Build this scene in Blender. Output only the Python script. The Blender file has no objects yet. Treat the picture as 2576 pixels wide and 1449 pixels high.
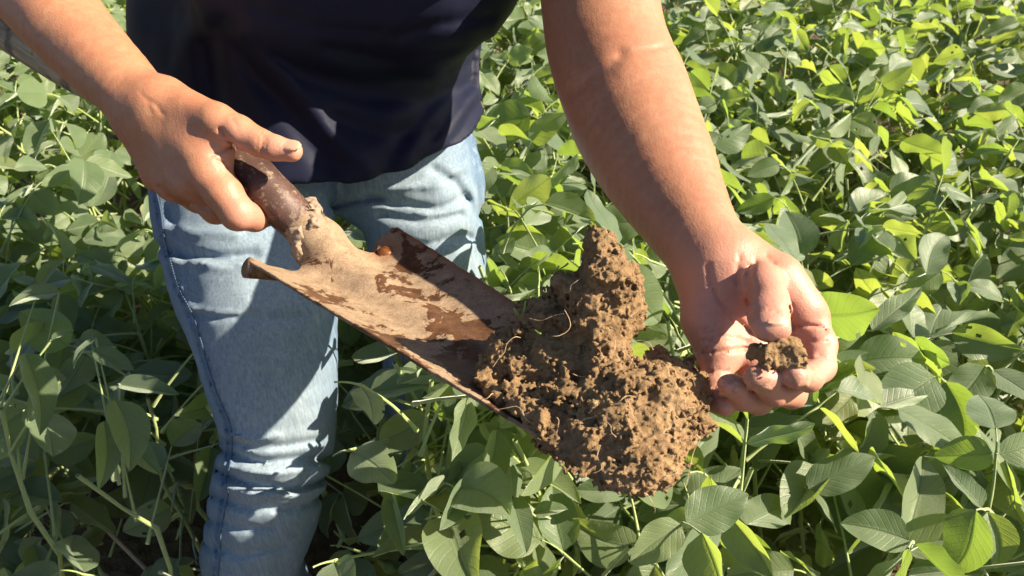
import bpy, math, random, time
_T0 = time.time()
def tick(w): pass
import numpy as np
from mathutils import Vector, Matrix

random.seed(7)
RNG = np.random.default_rng(11)
SC = bpy.context.scene
COL = SC.collection
R = math.radians

# ------------------------------------------------------------------ camera
CAM_H, PITCH, F = 1.20, R(36.0), 1900.0           # F in pixels of a 2576 wide picture
cam_data = bpy.data.cameras.new('camera')
cam = bpy.data.objects.new('camera', cam_data); COL.objects.link(cam)
cam.location = (0, 0, CAM_H); cam.rotation_euler = (math.pi/2 - PITCH, 0, 0)
cam_data.sensor_width = 36.0; cam_data.lens = F/2576*36.0
cam_data.clip_start = 0.01; cam_data.clip_end = 2000
cam_data.dof.use_dof = True; cam_data.dof.focus_distance = 0.54; cam_data.dof.aperture_fstop = 17.0
SC.camera = cam
SC.render.resolution_x, SC.render.resolution_y = 1024, 576

# ------------------------------------------------------------------ sky, sun, exposure
SUN_AZ, SUN_EL = R(4.5), R(36.5)                  # azimuth: from +x towards the camera side (-y)
SUN = Vector((math.cos(SUN_EL)*math.cos(SUN_AZ), -math.cos(SUN_EL)*math.sin(SUN_AZ), math.sin(SUN_EL)))
world = bpy.data.worlds.new('World'); SC.world = world; world.use_nodes = True
wn = world.node_tree.nodes; wl = world.node_tree.links
sky_tex = wn.new('ShaderNodeTexSky'); sky_tex.sky_type = 'NISHITA'; sky_tex.sun_disc = False
sky_tex.sun_elevation = SUN_EL; sky_tex.sun_rotation = math.atan2(SUN.x, SUN.y)
bg = wn['Background']; bg.inputs['Strength'].default_value = 0.05
wl.new(sky_tex.outputs[0], bg.inputs['Color'])
sun_data = bpy.data.lights.new('sun', 'SUN'); sun_data.energy = 5.0; sun_data.angle = R(0.5)
sun_data.color = (1.0, 0.87, 0.66)
sun = bpy.data.objects.new('sun', sun_data); COL.objects.link(sun)
sun.rotation_euler = (-SUN).to_track_quat('-Z', 'Y').to_euler(); sun.location = SUN*8
SC.view_settings.view_transform = 'Standard'; SC.view_settings.look = 'None'
SC.view_settings.exposure = 1.55; SC.view_settings.gamma = 1.0
SC.cycles.use_denoising = True

# ------------------------------------------------------------------ helpers: places
CT, ST = math.cos(PITCH), math.sin(PITCH)
def P(u, v, z):
    """world point seen at (u, v) of the 2576 x 1449 photograph, z metres along the view axis"""
    X = (u-1288)/F*z; Y = -(v-724.5)/F*z
    return np.array((X, z*CT + Y*ST, CAM_H - z*ST + Y*CT))
def proj(Q):
    Q = np.asarray(Q); x = Q[..., 0]; y = Q[..., 1]; w = Q[..., 2]-CAM_H
    z = y*CT - w*ST; up = y*ST + w*CT
    zz = np.maximum(z, 1e-4)
    return 1288 + F*x/zz, 724.5 - F*up/zz, z
def PR(u, v, z, r):
    return P(u, v, z), r*z/F
def V3(a): return np.array(a, dtype=float)
def nrm(a):
    a = np.asarray(a, float); return a/np.linalg.norm(a)

# ------------------------------------------------------------------ helpers: objects
def prop(o, label=None, cat=None, group=None, kind=None):
    if label: o['label'] = label
    if cat: o['category'] = cat
    if group: o['group'] = group
    if kind: o['kind'] = kind
    return o
def empty(name, loc=(0, 0, 0)):
    o = bpy.data.objects.new(name, None); COL.objects.link(o); o.location = loc
    o.empty_display_size = 0.05
    return o
def mesh_data(name, verts, faces, smooth=True):
    me = bpy.data.meshes.new(name)
    verts = np.asarray(verts, np.float32)
    if isinstance(faces, np.ndarray):
        n, k = faces.shape
        me.vertices.add(len(verts)); me.vertices.foreach_set('co', verts.ravel())
        me.loops.add(n*k); me.loops.foreach_set('vertex_index', faces.astype(np.int32).ravel())
        me.polygons.add(n)
        me.polygons.foreach_set('loop_start', np.arange(n, dtype=np.int32)*k)
        me.update(calc_edges=True); me.validate()
    else:
        me.from_pydata([tuple(v) for v in verts], [], faces)
    if smooth: me.polygons.foreach_set('use_smooth', np.ones(len(me.polygons), bool))
    me.update()
    return me
def obj(name, me, mat=None, parent=None):
    o = bpy.data.objects.new(name, me); COL.objects.link(o)
    if mat is not None and not me.materials: me.materials.append(mat)
    if parent is not None: o.parent = parent
    return o
def attr(me, name, vals):
    a = me.attributes.new(name, 'FLOAT', 'POINT'); a.data.foreach_set('value', np.asarray(vals, np.float32))

# ------------------------------------------------------------------ helpers: noise
_LAT = np.random.default_rng(3).random((64, 64, 64)).astype(np.float32)
def vnoise(Q, s):
    """value noise in -1..1, feature size s"""
    q = np.asarray(Q, np.float32)/s + 100.37
    i = np.floor(q).astype(np.int32); f = q-i; f = f*f*f*(f*(f*6-15)+10)
    i &= 63; j = (i+1) & 63
    x0, y0, z0 = i.T; x1, y1, z1 = j.T; fx, fy, fz = f.T
    c = lambda a, b, d: _LAT[a, b, d]
    v00 = c(x0, y0, z0)*(1-fx)+c(x1, y0, z0)*fx; v10 = c(x0, y1, z0)*(1-fx)+c(x1, y1, z0)*fx
    v01 = c(x0, y0, z1)*(1-fx)+c(x1, y0, z1)*fx; v11 = c(x0, y1, z1)*(1-fx)+c(x1, y1, z1)*fx
    return ((v00*(1-fy)+v10*fy)*(1-fz)+(v01*(1-fy)+v11*fy)*fz)*2-1
_JIT = np.random.default_rng(5).random((32, 32, 32, 3)).astype(np.float32)
def worley(Q, s):
    """distance to the nearest cell point, in cells of size s"""
    q = np.asarray(Q, np.float32)/s + 57.13
    i = np.floor(q).astype(np.int32); best = np.full(len(q), 9.0, np.float32)
    for dx in (-1, 0, 1):
        for dy in (-1, 0, 1):
            for dz in (-1, 0, 1):
                c = i + np.array((dx, dy, dz), np.int32); k = c & 31
                d = c + _JIT[k[:, 0], k[:, 1], k[:, 2]] - q
                np.minimum(best, (d*d).sum(1), out=best)
    return np.sqrt(best)

# ------------------------------------------------------------------ helpers: distance fields
def cone(Q, a, ra, b, rb):
    a = np.asarray(a, Q.dtype); ba = np.asarray(b, Q.dtype)-a; p = Q-a
    t = np.clip((p@ba)*(1.0/max(float(ba@ba), 1e-12)), 0, 1); p -= t[:, None]*ba
    return np.sqrt(np.einsum('ij,ij->i', p, p)) - (float(ra)+float(rb-ra)*t)
def ellip(Q, c, axes, rad):
    q = (Q-c)@np.asarray(axes).T/np.asarray(rad); k0 = np.linalg.norm(q, axis=1)
    k1 = np.linalg.norm(q/np.asarray(rad), axis=1)
    return k0*(k0-1)/np.maximum(k1, 1e-9)
def smin(a, b, k):
    h = np.maximum(k-np.abs(a-b), 0)/k
    return np.minimum(a, b)-h*h*k*0.25
def smax(a, b, k): return -smin(-a, -b, k)
def chain(Q, pts, k=0.003):
    d = None
    for (a, ra), (b, rb) in zip(pts[:-1], pts[1:]):
        e = cone(Q, a, ra, b, rb); d = e if d is None else (smin(d, e, k) if k else np.minimum(d, e))
    return d
def polydist(u, v, pts):
    best = np.full(u.shape, 1e9)
    for (x0, y0), (x1, y1) in zip(pts[:-1], pts[1:]):
        dx, dy = x1-x0, y1-y0
        t = np.clip(((u-x0)*dx+(v-y0)*dy)/(dx*dx+dy*dy), 0, 1)
        best = np.minimum(best, np.hypot(u-x0-t*dx, v-y0-t*dy))
    return best
def surface_net(f, lo, hi, h, margin=0.0, smooth=1, nb=8):
    """sparse surface nets of f on a lattice of step h"""
    lo = np.asarray(lo, float); B = h*nb
    n = np.ceil((np.asarray(hi)-lo)/B).astype(int)
    g = np.stack(np.meshgrid(*[np.arange(k) for k in n], indexing='ij'), -1).reshape(-1, 3)
    cen = lo+(g+0.5)*B
    d = np.concatenate([f(c.astype(np.float32)) for c in np.array_split(cen, max(1, len(cen)//200000))])
    g = g[np.abs(d) < B*0.9+margin]
    o = np.stack(np.meshgrid(*[np.arange(nb+1)]*3, indexing='ij'), -1).reshape(-1, 3)
    cells_k, cells_v, quads = [], [], []
    ntot = n*nb+4
    def key(c): return (c[..., 0].astype(np.int64)*ntot[1]+c[..., 1])*ntot[2]+c[..., 2]
    for gb in np.array_split(g, max(1, len(g)//400)):
        pts = (gb[:, None]*nb+o[None]).reshape(-1, 3)
        val = f((lo+pts*h).astype(np.float32)).reshape(len(gb), nb+1, nb+1, nb+1)
        s = val < 0
        c8 = [(i, j, k) for i in (0, 1) for j in (0, 1) for k in (0, 1)]
        cnt = sum(s[:, i:nb+i, j:nb+j, k:nb+k].astype(np.int8) for i, j, k in c8)
        bi, ci, cj, ck = np.nonzero((cnt > 0) & (cnt < 8))
        if len(bi) == 0: continue
        acc = np.zeros((len(bi), 3)); num = np.zeros(len(bi))
        for ax in range(3):
            for p in (0, 1):
                for q in (0, 1):
                    a = [0, 0, 0]; oth = [m for m in range(3) if m != ax]
                    a[oth[0]] = p; a[oth[1]] = q; b = list(a); b[ax] = 1
                    va = val[bi, ci+a[0], cj+a[1], ck+a[2]]; vb = val[bi, ci+b[0], cj+b[1], ck+b[2]]
                    m = (va < 0) != (vb < 0)
                    t = np.where(m, va/np.where(m, va-vb, 1), 0)
                    pos = np.tile(np.array(a, float), (len(bi), 1)); pos[:, ax] = t
                    acc += pos*m[:, None]; num += m
        base = gb[bi]*nb+np.stack([ci, cj, ck], 1)
        cells_k.append(key(base)); cells_v.append(lo+(base+acc/num[:, None])*h)
        for ax in range(3):
            sl0 = [slice(0, nb)]*3; sl1 = [slice(0, nb)]*3; sl1[ax] = slice(1, nb+1)
            A = s[(slice(None),)+tuple(sl0)]; Bb = s[(slice(None),)+tuple(sl1)]
            bi, ci, cj, ck = np.nonzero(A != Bb)
            base = gb[bi]*nb+np.stack([ci, cj, ck], 1)
            o1, o2 = [m for m in range(3) if m != ax]
            q = []
            for p, r in ((0, 0), (1, 0), (1, 1), (0, 1)):
                c = base.copy(); c[:, o1] -= p; c[:, o2] -= r; q.append(key(c))
            q = np.stack(q, 1)
            flip = A[bi, ci, cj, ck] ^ (ax == 1)
            q[~flip] = q[~flip][:, ::-1]
            quads.append(q)
    K = np.concatenate(cells_k); Vv = np.concatenate(cells_v)
    K, idx = np.unique(K, return_index=True); Vv = Vv[idx]
    Qd = np.concatenate(quads)
    pos = np.clip(np.searchsorted(K, Qd), 0, len(K)-1)
    Fc = pos[(K[pos] == Qd).all(1)]
    for _ in range(smooth):
        s = np.zeros_like(Vv); c = np.zeros(len(Vv))
        for a, b in ((0, 1), (1, 2), (2, 3), (3, 0)):
            for x, y in ((a, b), (b, a)):
                for m in range(3): s[:, m] += np.bincount(Fc[:, x], Vv[Fc[:, y], m], len(Vv))
                c += np.bincount(Fc[:, x], minlength=len(Vv))
        Vv = 0.5*Vv+0.5*s/np.maximum(c, 1)[:, None]
    a, b, c = Vv[Fc[:, 0]], Vv[Fc[:, 1]], Vv[Fc[:, 2]]
    if np.einsum('ij,ij->i', a-Vv.mean(0), np.cross(b-a, c-a)).sum() < 0: Fc = Fc[:, ::-1].copy()
    return Vv, Fc

# ------------------------------------------------------------------ helpers: tubes
def tube(pts, radii, sides=8, caps=True):
    pts = [V3(p) for p in pts]; verts = []; faces = []
    t0 = nrm(pts[1]-pts[0]); ref = V3((0, 0, 1)) if abs(t0[2]) < 0.9 else V3((1, 0, 0))
    x = nrm(np.cross(t0, ref))
    for i, p in enumerate(pts):
        t = nrm(pts[min(i+1, len(pts)-1)]-pts[max(i-1, 0)])
        x = nrm(x-t*(x@t)); y = np.cross(t, x)
        for k in range(sides):
            a = 2*math.pi*k/sides
            verts.append(p+(x*math.cos(a)+y*math.sin(a))*radii[i])
    n = len(pts)
    for i in range(n-1):
        for k in range(sides):
            a = i*sides+k; b = i*sides+(k+1) % sides
            faces.append((a, b, b+sides, a+sides))
    if caps:
        faces.append(tuple(range(sides))[::-1]); faces.append(tuple((n-1)*sides+k for k in range(sides)))
    return verts, faces
def spline(pts, n):
    """Catmull-Rom through pts (any dimension), n samples per span"""
    pts = [V3(p) for p in pts]; out = []
    for i in range(len(pts)-1):
        p0 = pts[max(i-1, 0)]; p1 = pts[i]; p2 = pts[i+1]; p3 = pts[min(i+2, len(pts)-1)]
        for k in range(n):
            t = k/n
            out.append(0.5*((2*p1)+(-p0+p2)*t+(2*p0-5*p1+4*p2-p3)*t*t+(-p0+3*p1-3*p2+p3)*t**3))
    out.append(pts[-1]); return out

# ------------------------------------------------------------------ helpers: materials
class Mat:
    def __init__(s, name):
        s.m = bpy.data.materials.new(name); s.m.use_nodes = True
        s.n = s.m.node_tree.nodes; s.l = s.m.node_tree.links
        s.b = s.n['Principled BSDF']; s.out = s.n['Material Output']
    def node(s, t, **kw):
        nd = s.n.new(t)
        for k, v in kw.items():
            if k.startswith('i_'):
                key = k[2:]; key = int(key) if key.isdigit() else key.replace('_', ' ')
                s.set(nd.inputs[key], v)
            else: setattr(nd, k, v)
        return nd
    def set(s, sock, v):
        if hasattr(v, 'is_linked') or isinstance(v, bpy.types.NodeSocket): s.l.new(v, sock)
        else: sock.default_value = v
    def co(s, which='Object'): return s.node('ShaderNodeTexCoord').outputs[which]
    def mapping(s, vec, scale=(1, 1, 1), rot=(0, 0, 0), loc=(0, 0, 0)):
        return s.node('ShaderNodeMapping', i_Vector=vec, i_Scale=scale, i_Rotation=rot, i_Location=loc).outputs[0]
    def noise(s, vec, scale, detail=4, rough=0.55, dist=0.0):
        return s.node('ShaderNodeTexNoise', i_Vector=vec, i_Scale=scale, i_Detail=detail, i_Roughness=rough, i_Distortion=dist).outputs['Fac']
    def vor(s, vec, scale, feature='F1', out='Distance'):
        return s.node('ShaderNodeTexVoronoi', feature=feature, i_Vector=vec, i_Scale=scale).outputs[out]
    def ramp(s, fac, stops):
        nd = s.node('ShaderNodeValToRGB', i_Fac=fac); cr = nd.color_ramp
        while len(cr.elements) < len(stops): cr.elements.new(0.5)
        for e, (p, c) in zip(cr.elements, stops):
            e.position = p; e.color = (c, c, c, 1) if isinstance(c, (int, float)) else (*c, 1)
        return nd.outputs['Color']
    def mix(s, fac, a, b, mode='MIX'):
        nd = s.node('ShaderNodeMix', data_type='RGBA', blend_type=mode)
        s.set(nd.inputs[0], fac)
        for sock, v in ((nd.inputs[6], a), (nd.inputs[7], b)):
            s.set(sock, (*v, 1) if isinstance(v, tuple) and len(v) == 3 else v)
        return nd.outputs[2]
    def math(s, op, a, b=0.0, c=0.0, clamp=False):
        nd = s.node('ShaderNodeMath', operation=op, use_clamp=clamp)
        s.set(nd.inputs[0], a); s.set(nd.inputs[1], b); s.set(nd.inputs[2], c)
        return nd.outputs[0]
    def attr(s, name): return s.node('ShaderNodeAttribute', attribute_name=name).outputs['Fac']
    def bump(s, height, strength, dist, normal=None):
        nd = s.node('ShaderNodeBump', i_Height=height, i_Strength=strength, i_Distance=dist)
        if normal is not None: s.l.new(normal, nd.inputs['Normal'])
        return nd.outputs[0]
    def p(s, **kw):
        for k, v in kw.items():
            key = k.replace('_', ' ')
            s.set(s.b.inputs[key], (*v, 1) if isinstance(v, tuple) and len(v) == 3 and key in ('Base Color', 'Sheen Tint', 'Coat Tint', 'Specular Tint') else v)
        return s

# ================================================================== materials
def make_skin():
    m = Mat('skin'); co = m.co()
    pink = m.attr('pink'); nail = m.attr('nail'); dirt = m.attr('dirt')
    big = m.noise(co, 28, 3); mid = m.noise(co, 160, 4, 0.6)
    c = m.mix(m.ramp(big, [(0.3, 0.0), (0.7, 1.0)]), (0.335, 0.160, 0.089), (0.395, 0.203, 0.118))
    c = m.mix(m.ramp(m.noise(co, 13, 2), [(0.42, 0.0), (0.62, 0.5)]), c, (0.40, 0.165, 0.10))
    c = m.mix(m.ramp(mid, [(0.35, 0.0), (0.72, 0.75)]), c, (0.33, 0.128, 0.070))
    c = m.mix(pink, c, m.mix(mid, (0.46, 0.20, 0.148), (0.53, 0.275, 0.208)))
    fre = m.noise(co, 260, 2, 0.5)
    c = m.mix(m.ramp(fre, [(0.66, 0.0), (0.74, 0.6)]), c, (0.34, 0.14, 0.07))
    c = m.mix(nail, c, (0.47, 0.265, 0.19))
    dn = m.noise(co, 300, 5, 0.7)
    c = m.mix(m.math('MULTIPLY', dirt, m.ramp(dn, [(0.42, 0.0), (0.62, 0.9)])), c, (0.22, 0.125, 0.06))
    fine = m.vor(co, 700); fine2 = m.noise(m.mapping(co, (1, 1, 2.6), (0.5, 0.7, 0.2)), 300, 5, 0.65, 0.6); fine3 = m.noise(m.mapping(co, (2.4, 1, 1), (0.2, 0.4, 0.6)), 130, 4, 0.6)
    h = m.math('ADD', m.math('MULTIPLY', fine, 0.6), m.math('ADD', fine2, m.math('MULTIPLY', fine3, 1.1)))
    h = m.math('MULTIPLY', h, m.math('SUBTRACT', 1.0, nail))
    m.p(Base_Color=c, Roughness=m.math('SUBTRACT', 0.50, m.math('MULTIPLY', nail, 0.06)), Specular_IOR_Level=0.42, Normal=m.bump(h, 0.22, 0.0008))
    m.p(Subsurface_Weight=0.18, Subsurface_Scale=0.006)
    m.b.inputs['Subsurface Radius'].default_value = (1.0, 0.35, 0.2)
    return m.m
def make_denim():
    m = Mat('denim'); co = m.co(); fade = m.attr('fade')
    slub = m.noise(m.mapping(co, (1, 1, 0.035)), 520, 4, 0.7)
    slub2 = m.noise(m.mapping(co, (1, 1, 0.02)), 170, 3, 0.6)
    weft = m.noise(m.mapping(co, (0.06, 0.06, 1)), 700, 3, 0.6)
    big = m.noise(co, 9, 3)
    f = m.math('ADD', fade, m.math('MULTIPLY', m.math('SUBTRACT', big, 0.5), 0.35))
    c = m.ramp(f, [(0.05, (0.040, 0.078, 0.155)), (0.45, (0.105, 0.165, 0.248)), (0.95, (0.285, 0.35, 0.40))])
    c = m.mix(m.ramp(slub, [(0.35, 0.0), (0.65, 0.6)]), c, (0.065, 0.12, 0.21))
    c = m.mix(m.ramp(slub2, [(0.55, 0.0), (0.7, 0.32)]), c, (0.36, 0.43, 0.49))
    c = m.mix(m.ramp(weft, [(0.5, 0.0), (0.75, 0.28)]), c, (0.33, 0.40, 0.46))
    tw = m.node('ShaderNodeTexWave', i_Vector=m.mapping(co, rot=(0, 0.85, 0)), i_Scale=420.0, i_Distortion=0.6).outputs['Fac']
    h = m.math('ADD', m.math('MULTIPLY', tw, 0.5), slub)
    m.p(Base_Color=c, Roughness=0.85, Specular_IOR_Level=0.2, Sheen_Weight=0.15, Normal=m.bump(h, 0.5, 0.0007))
    return m.m
def make_thread(name, col):
    m = Mat(name); n = m.noise(m.co(), 900, 2)
    m.p(Base_Color=m.mix(n, col, tuple(c*0.55 for c in col)), Roughness=1.0, Specular_IOR_Level=0.0); return m.m
def make_shirt():
    m = Mat('navy_knit'); co = m.co()
    k = m.vor(co, 1500); n = m.noise(co, 40, 3)
    c = m.mix(n, (0.006, 0.0075, 0.020), (0.008, 0.010, 0.030))
    m.p(Base_Color=c, Roughness=0.55, Specular_IOR_Level=0.16, Sheen_Weight=0.02, Sheen_Roughness=0.4, Normal=m.bump(k, 0.35, 0.0005))
    m.b.inputs['Sheen Tint'].default_value = (0.4, 0.4, 0.95, 1)
    return m.m
SKIN = make_skin(); DENIM = make_denim(); KNIT = make_shirt()
STITCH = make_thread('jean_stitch', (0.10, 0.14, 0.22))

# ================================================================== ground
def make_ground():
    m = Mat('field_soil'); co = m.co()
    a = m.noise(co, 6, 6, 0.65); b = m.noise(co, 55, 5, 0.7); v = m.vor(co, 38)
    c = m.ramp(a, [(0.3, (0.055, 0.035, 0.02)), (0.7, (0.12, 0.078, 0.045))])
    c = m.mix(m.ramp(b, [(0.5, 0.0), (0.72, 0.7)]), c, (0.19, 0.13, 0.078))
    m.p(Base_Color=c, Roughness=0.95, Specular_IOR_Level=0.15, Normal=m.bump(m.math('ADD', m.math('ADD', a, b), v), 0.9, 0.02))
    return m.m
def ground():
    n = 90; xs = np.sign(np.linspace(-1, 1, n))*np.abs(np.linspace(-1, 1, n))**4*600
    X, Y = np.meshgrid(xs, xs+1.0, indexing='ij'); Q = np.stack([X, Y, 0*X], -1).reshape(-1, 3)
    Q[:, 2] = (vnoise(Q, 0.35)*0.018+vnoise(Q, 0.11)*0.01)*(np.abs(Q[:, 0]) < 8)
    i = np.arange(n-1); a = (i[:, None]*n+i[None]).ravel()
    f = np.stack([a, a+n, a+n+1, a+1], 1)
    prop(obj('ground', mesh_data('ground', Q, f), make_ground()), kind='structure')
ground()

# ================================================================== person
def C(*pts): return [PR(*p) for p in pts]
def dense(ch, n=4):
    return [(p[:3], float(p[3])) for p in spline([np.append(a, r) for a, r in ch], n)]
# ---- arm and hand gripping the shovel socket (her right)
armA = C((-60, -175, .705, 128), (80, -36, .67, 112), (152, 46, .65, 105), (205, 108, .64, 99), (290, 195, .622, 88), (350, 253, .612, 79), (395, 285, .606, 72))
armA = dense(armA)
palmA = [C((400, 265, .604, 58), (520, 432, .586, 47)), C((385, 290, .608, 60), (478, 462, .594, 46)),
         C((365, 310, .613, 55), (438, 460, .606, 45)), C((348, 320, .618, 50), (402, 440, .618, 42)),
         C((420, 255, .60, 56), (545, 306, .580, 44)), C((563, 335, .588, 31), (548, 402, .587, 36)), C((520, 335, .590, 50), (520, 385, .590, 50)),
         C((470, 300, .596, 52), (500, 380, .592, 50))]
fingA = [C((545, 306, .580, 43), (602, 332, .577, 40), (656, 360, .575, 34), (690, 372, .574, 31), (733, 380, .573, 27)),
         C((520, 432, .586, 50), (562, 486, .583, 47), (597, 536, .584, 43), (640, 548, .604, 34), (690, 532, .634, 29), (725, 500, .645, 25)),
         C((478, 462, .594, 45), (545, 525, .606, 38), (610, 520, .642, 32), (650, 480, .655, 27)),
         C((438, 460, .606, 43), (500, 500, .628, 36), (560, 480, .655, 30), (595, 440, .664, 26)),
         C((402, 440, .618, 40), (450, 460, .645, 32), (500, 430, .665, 27), (530, 400, .668, 24))]
# ---- arm and hand with the palm up, fingers curled under a crumb of soil (her left)
armB = C((1490, -330, .74, 150), (1500, -120, .685, 148), (1508, 0, .66, 148), (1528, 120, .64, 152), (1566, 225, .615, 158), (1606, 325, .588, 156), (1656, 425, .556, 143),
         (1712, 525, .525, 121), (1760, 605, .499, 106), (1800, 665, .484, 98))
armB = dense(armB)
palmB = [C((1885, 690, .487, 78), (2022, 800, .472, 54)), C((1850, 700, .490, 70), (1972, 855, .474, 50)),
         C((1815, 705, .490, 68), (1890, 890, .472, 48)), C((1788, 712, .482, 76), (1786, 800, .474, 70), (1806, 885, .466, 56)),
         C((1848, 672, .479, 76), (1900, 728, .468, 58)), C((1960, 700, .468, 62), (2010, 775, .462, 58))]
fingB = [C((1918, 712, .450, 57), (1936, 756, .434, 46), (1938, 795, .424, 43)),
         C((2028, 805, .468, 50), (2056, 868, .456, 46), (2063, 922, .444, 39), (2034, 950, .428, 34), (1998, 945, .415, 33)),
         C((1972, 858, .472, 48), (2002, 940, .464, 42), (1990, 990, .450, 35), (1945, 987, .433, 32), (1914, 951, .418, 34)), C((1899, 950, .4165, 29), (1936, 953, .419, 31)),
         C((1890, 890, .470, 46), (1920, 965, .464, 39), (1908, 1010, .452, 32), (1868, 1002, .437, 29), (1840, 970, .425, 30)), C((1828, 968, .425, 26), (1852, 972, .427, 28)),
         C((1806, 893, .464, 48), (1794, 960, .457, 36), (1804, 1006, .448, 33), (1822, 1020, .440, 28))]
thumbB_tip = [C((1922, 790, .426, 42), (1926, 820, .417, 38)), C((1952, 790, .426, 42), (1958, 820, .417, 38))]
# nails: centre (u, v, z), half sizes (along, across, thickness) in metres, along and normal directions in picture axes (right, down, away)
def pic(a): return nrm(V3((1, 0, 0))*a[0]+V3((0, ST, CT))*(-a[1])+V3((0, CT, -ST))*a[2])
NAILS = []
def nail(u, v, z, la, lw, th, along, normal):
    n = pic(normal); a = pic(along); a = nrm(a-n*(a@n)); NAILS.append((P(u, v, z), np.stack([a, np.cross(n, a), n]), (la, lw, th)))
nail(733, 366, .5667, .0078, .0056, .0017, (1, .22, -.05), (-.05, -.55, -.83))
nail(1952, 813, .4085, .0026, .0082, .0012, (.1, 1, -.55), (0.02, -.75, -.66))
nail(2007, 970, .4165, .0048, .0072, .0013, (-.75, .1, -.6), (-.1, .93, -.3))
nail(1908, 976, .4165, .0048, .0076, .0013, (-.6, -.3, -.6), (-.2, .93, -.3))
nail(1826, 992, .427, .0040, .0062, .0012, (-.6, -.3, -.6), (-.2, .93, -.3))
# creases: polyline in the picture, width px, depth m
CREASE = [
 ([(656, 334), (662, 352), (656, 384)], 3.0, .0011), ([(666, 338), (671, 354), (666, 382)], 2.5, .0008), ([(646, 330), (650, 345), (645, 372)], 2.5, .0006),
 ([(553, 325), (570, 345), (590, 368)], 5, .0028), ([(556, 348), (575, 358), (590, 365)], 3, .0013), ([(530, 392), (556, 380), (588, 366)], 3.5, .0016),
 ([(545, 405), (566, 408), (572, 420)], 3, .0016), ([(585, 300), (597, 318)], 4, .0008), ([(560, 410), (552, 425)], 3, .0008),
 ([(400, 470), (425, 492), (470, 508), (520, 525)], 6, .0025), ([(1780, 0), (1781, 1)], 1, 0),
 ([(372, 250), (392, 262), (410, 288)], 4, .0007), ([(352, 232), (368, 250), (380, 285)], 4, .0006),
 ([(1556, 142), (1580, 131), (1610, 127), (1640, 124), (1690, 112)], 7, .0010), ([(1440, 232), (1480, 205), (1530, 175), (1560, 140)], 20, .0016),
 ([(1782, 668), (1788, 712), (1806, 752), (1845, 798), (1888, 836)], 5.5, .0019), ([(1862, 640), (1852, 690), (1862, 740)], 4, .001), ([(1886, 672), (1876, 710), (1882, 760), (1888, 800)], 5, .0018), ([(1902, 655), (1888, 690), (1882, 735)], 5, .0010),
 ([(1770, 888), (1820, 884), (1860, 878), (1905, 874)], 3.5, .0022), ([(1772, 940), (1800, 932), (1828, 934)], 3.2, .002), ([(1800, 845), (1850, 852), (1890, 862)], 3, .0010), ([(1775, 984), (1795, 978), (1810, 972)], 3, .0018),
 ([(1998, 822), (2030, 818), (2060, 822), (2078, 830)], 3.2, .0020), ([(2014, 868), (2040, 858), (2088, 862)], 3.0, .0018), ([(2035, 905), (2060, 896), (2096, 905)], 3.0, .0016),
 ([(1896, 786), (1930, 780), (1975, 792)], 2.5, .0008), ([(1898, 776), (1932, 770), (1972, 778)], 2.5, .0006), ([(1984, 770), (1990, 800), (1996, 830)], 5, .0022),
 ([(1926, 640), (1948, 668)], 4, .0006), ([(1888, 808), (1900, 794)], 3, .0006)]
def hand(Q, arm, palm, fing, thumb, kp, kf, side):
    """arm everywhere, palm and fingers only close to the hand"""
    d = chain(Q, arm, 0)
    pts = np.array([p for c in palm+fing for p, r in c]); cen = pts.mean(0); rad = np.linalg.norm(pts-cen, axis=1).max()+.05
    m = np.linalg.norm(Q-cen, axis=1) < rad
    if not m.any(): return d
    q = Q[m]; p = None
    for c in palm:
        e = chain(q, c, .004); p = e if p is None else smin(p, e, kp)
    h = smin(d[m], p, .016); fo = None
    for c in (fing[1:] if side else fing):
        e = chain(q, c, .003); fo = e if fo is None else smin(fo, e, .0013)
    h = smin(h, fo, kf)
    if side:
        fg = chain(q, fing[0], .004)
        for c in thumb: fg = smin(fg, chain(q, c, .002), .006)
        h = smin(h, fg, .0035)
    d[m] = h
    return d
def body_fine(Q):
    d = np.empty(len(Q), Q.dtype); left = Q[:, 0] < -.06
    if left.any(): d[left] = hand(Q[left], armA, palmA, fingA, [], .010, .006, 0)
    if (~left).any(): d[~left] = hand(Q[~left], armB, palmB, fingB, thumbB_tip, .013, .005, 1)
    for c, ax, rad in NAILS:
        near = np.linalg.norm(Q-c, axis=1) < .03
        if near.any(): e = ellip(Q[near], c, ax, rad); d[near] = np.minimum(d[near]+.0004*np.exp(-((e-.0006)/.0007)**2), e)
    near = np.abs(d) < .012
    if near.any():
        u, v, z = proj(Q[near]); add = np.zeros(len(u))
        for pts, w, dep in CREASE:
            if dep == 0: continue
            q = np.array(pts); m = (u > q[:, 0].min()-4*w) & (u < q[:, 0].max()+4*w) & (v > q[:, 1].min()-4*w) & (v < q[:, 1].max()+4*w)
            if m.any(): add[m] += 1.1*dep*np.exp(-(polydist(u[m], v[m], pts)/w)**2)
        qn = Q[near]
        add += vnoise(qn, .03)*.0006+vnoise(qn, .007)*.00015
        d[near] += add
    return d
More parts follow.
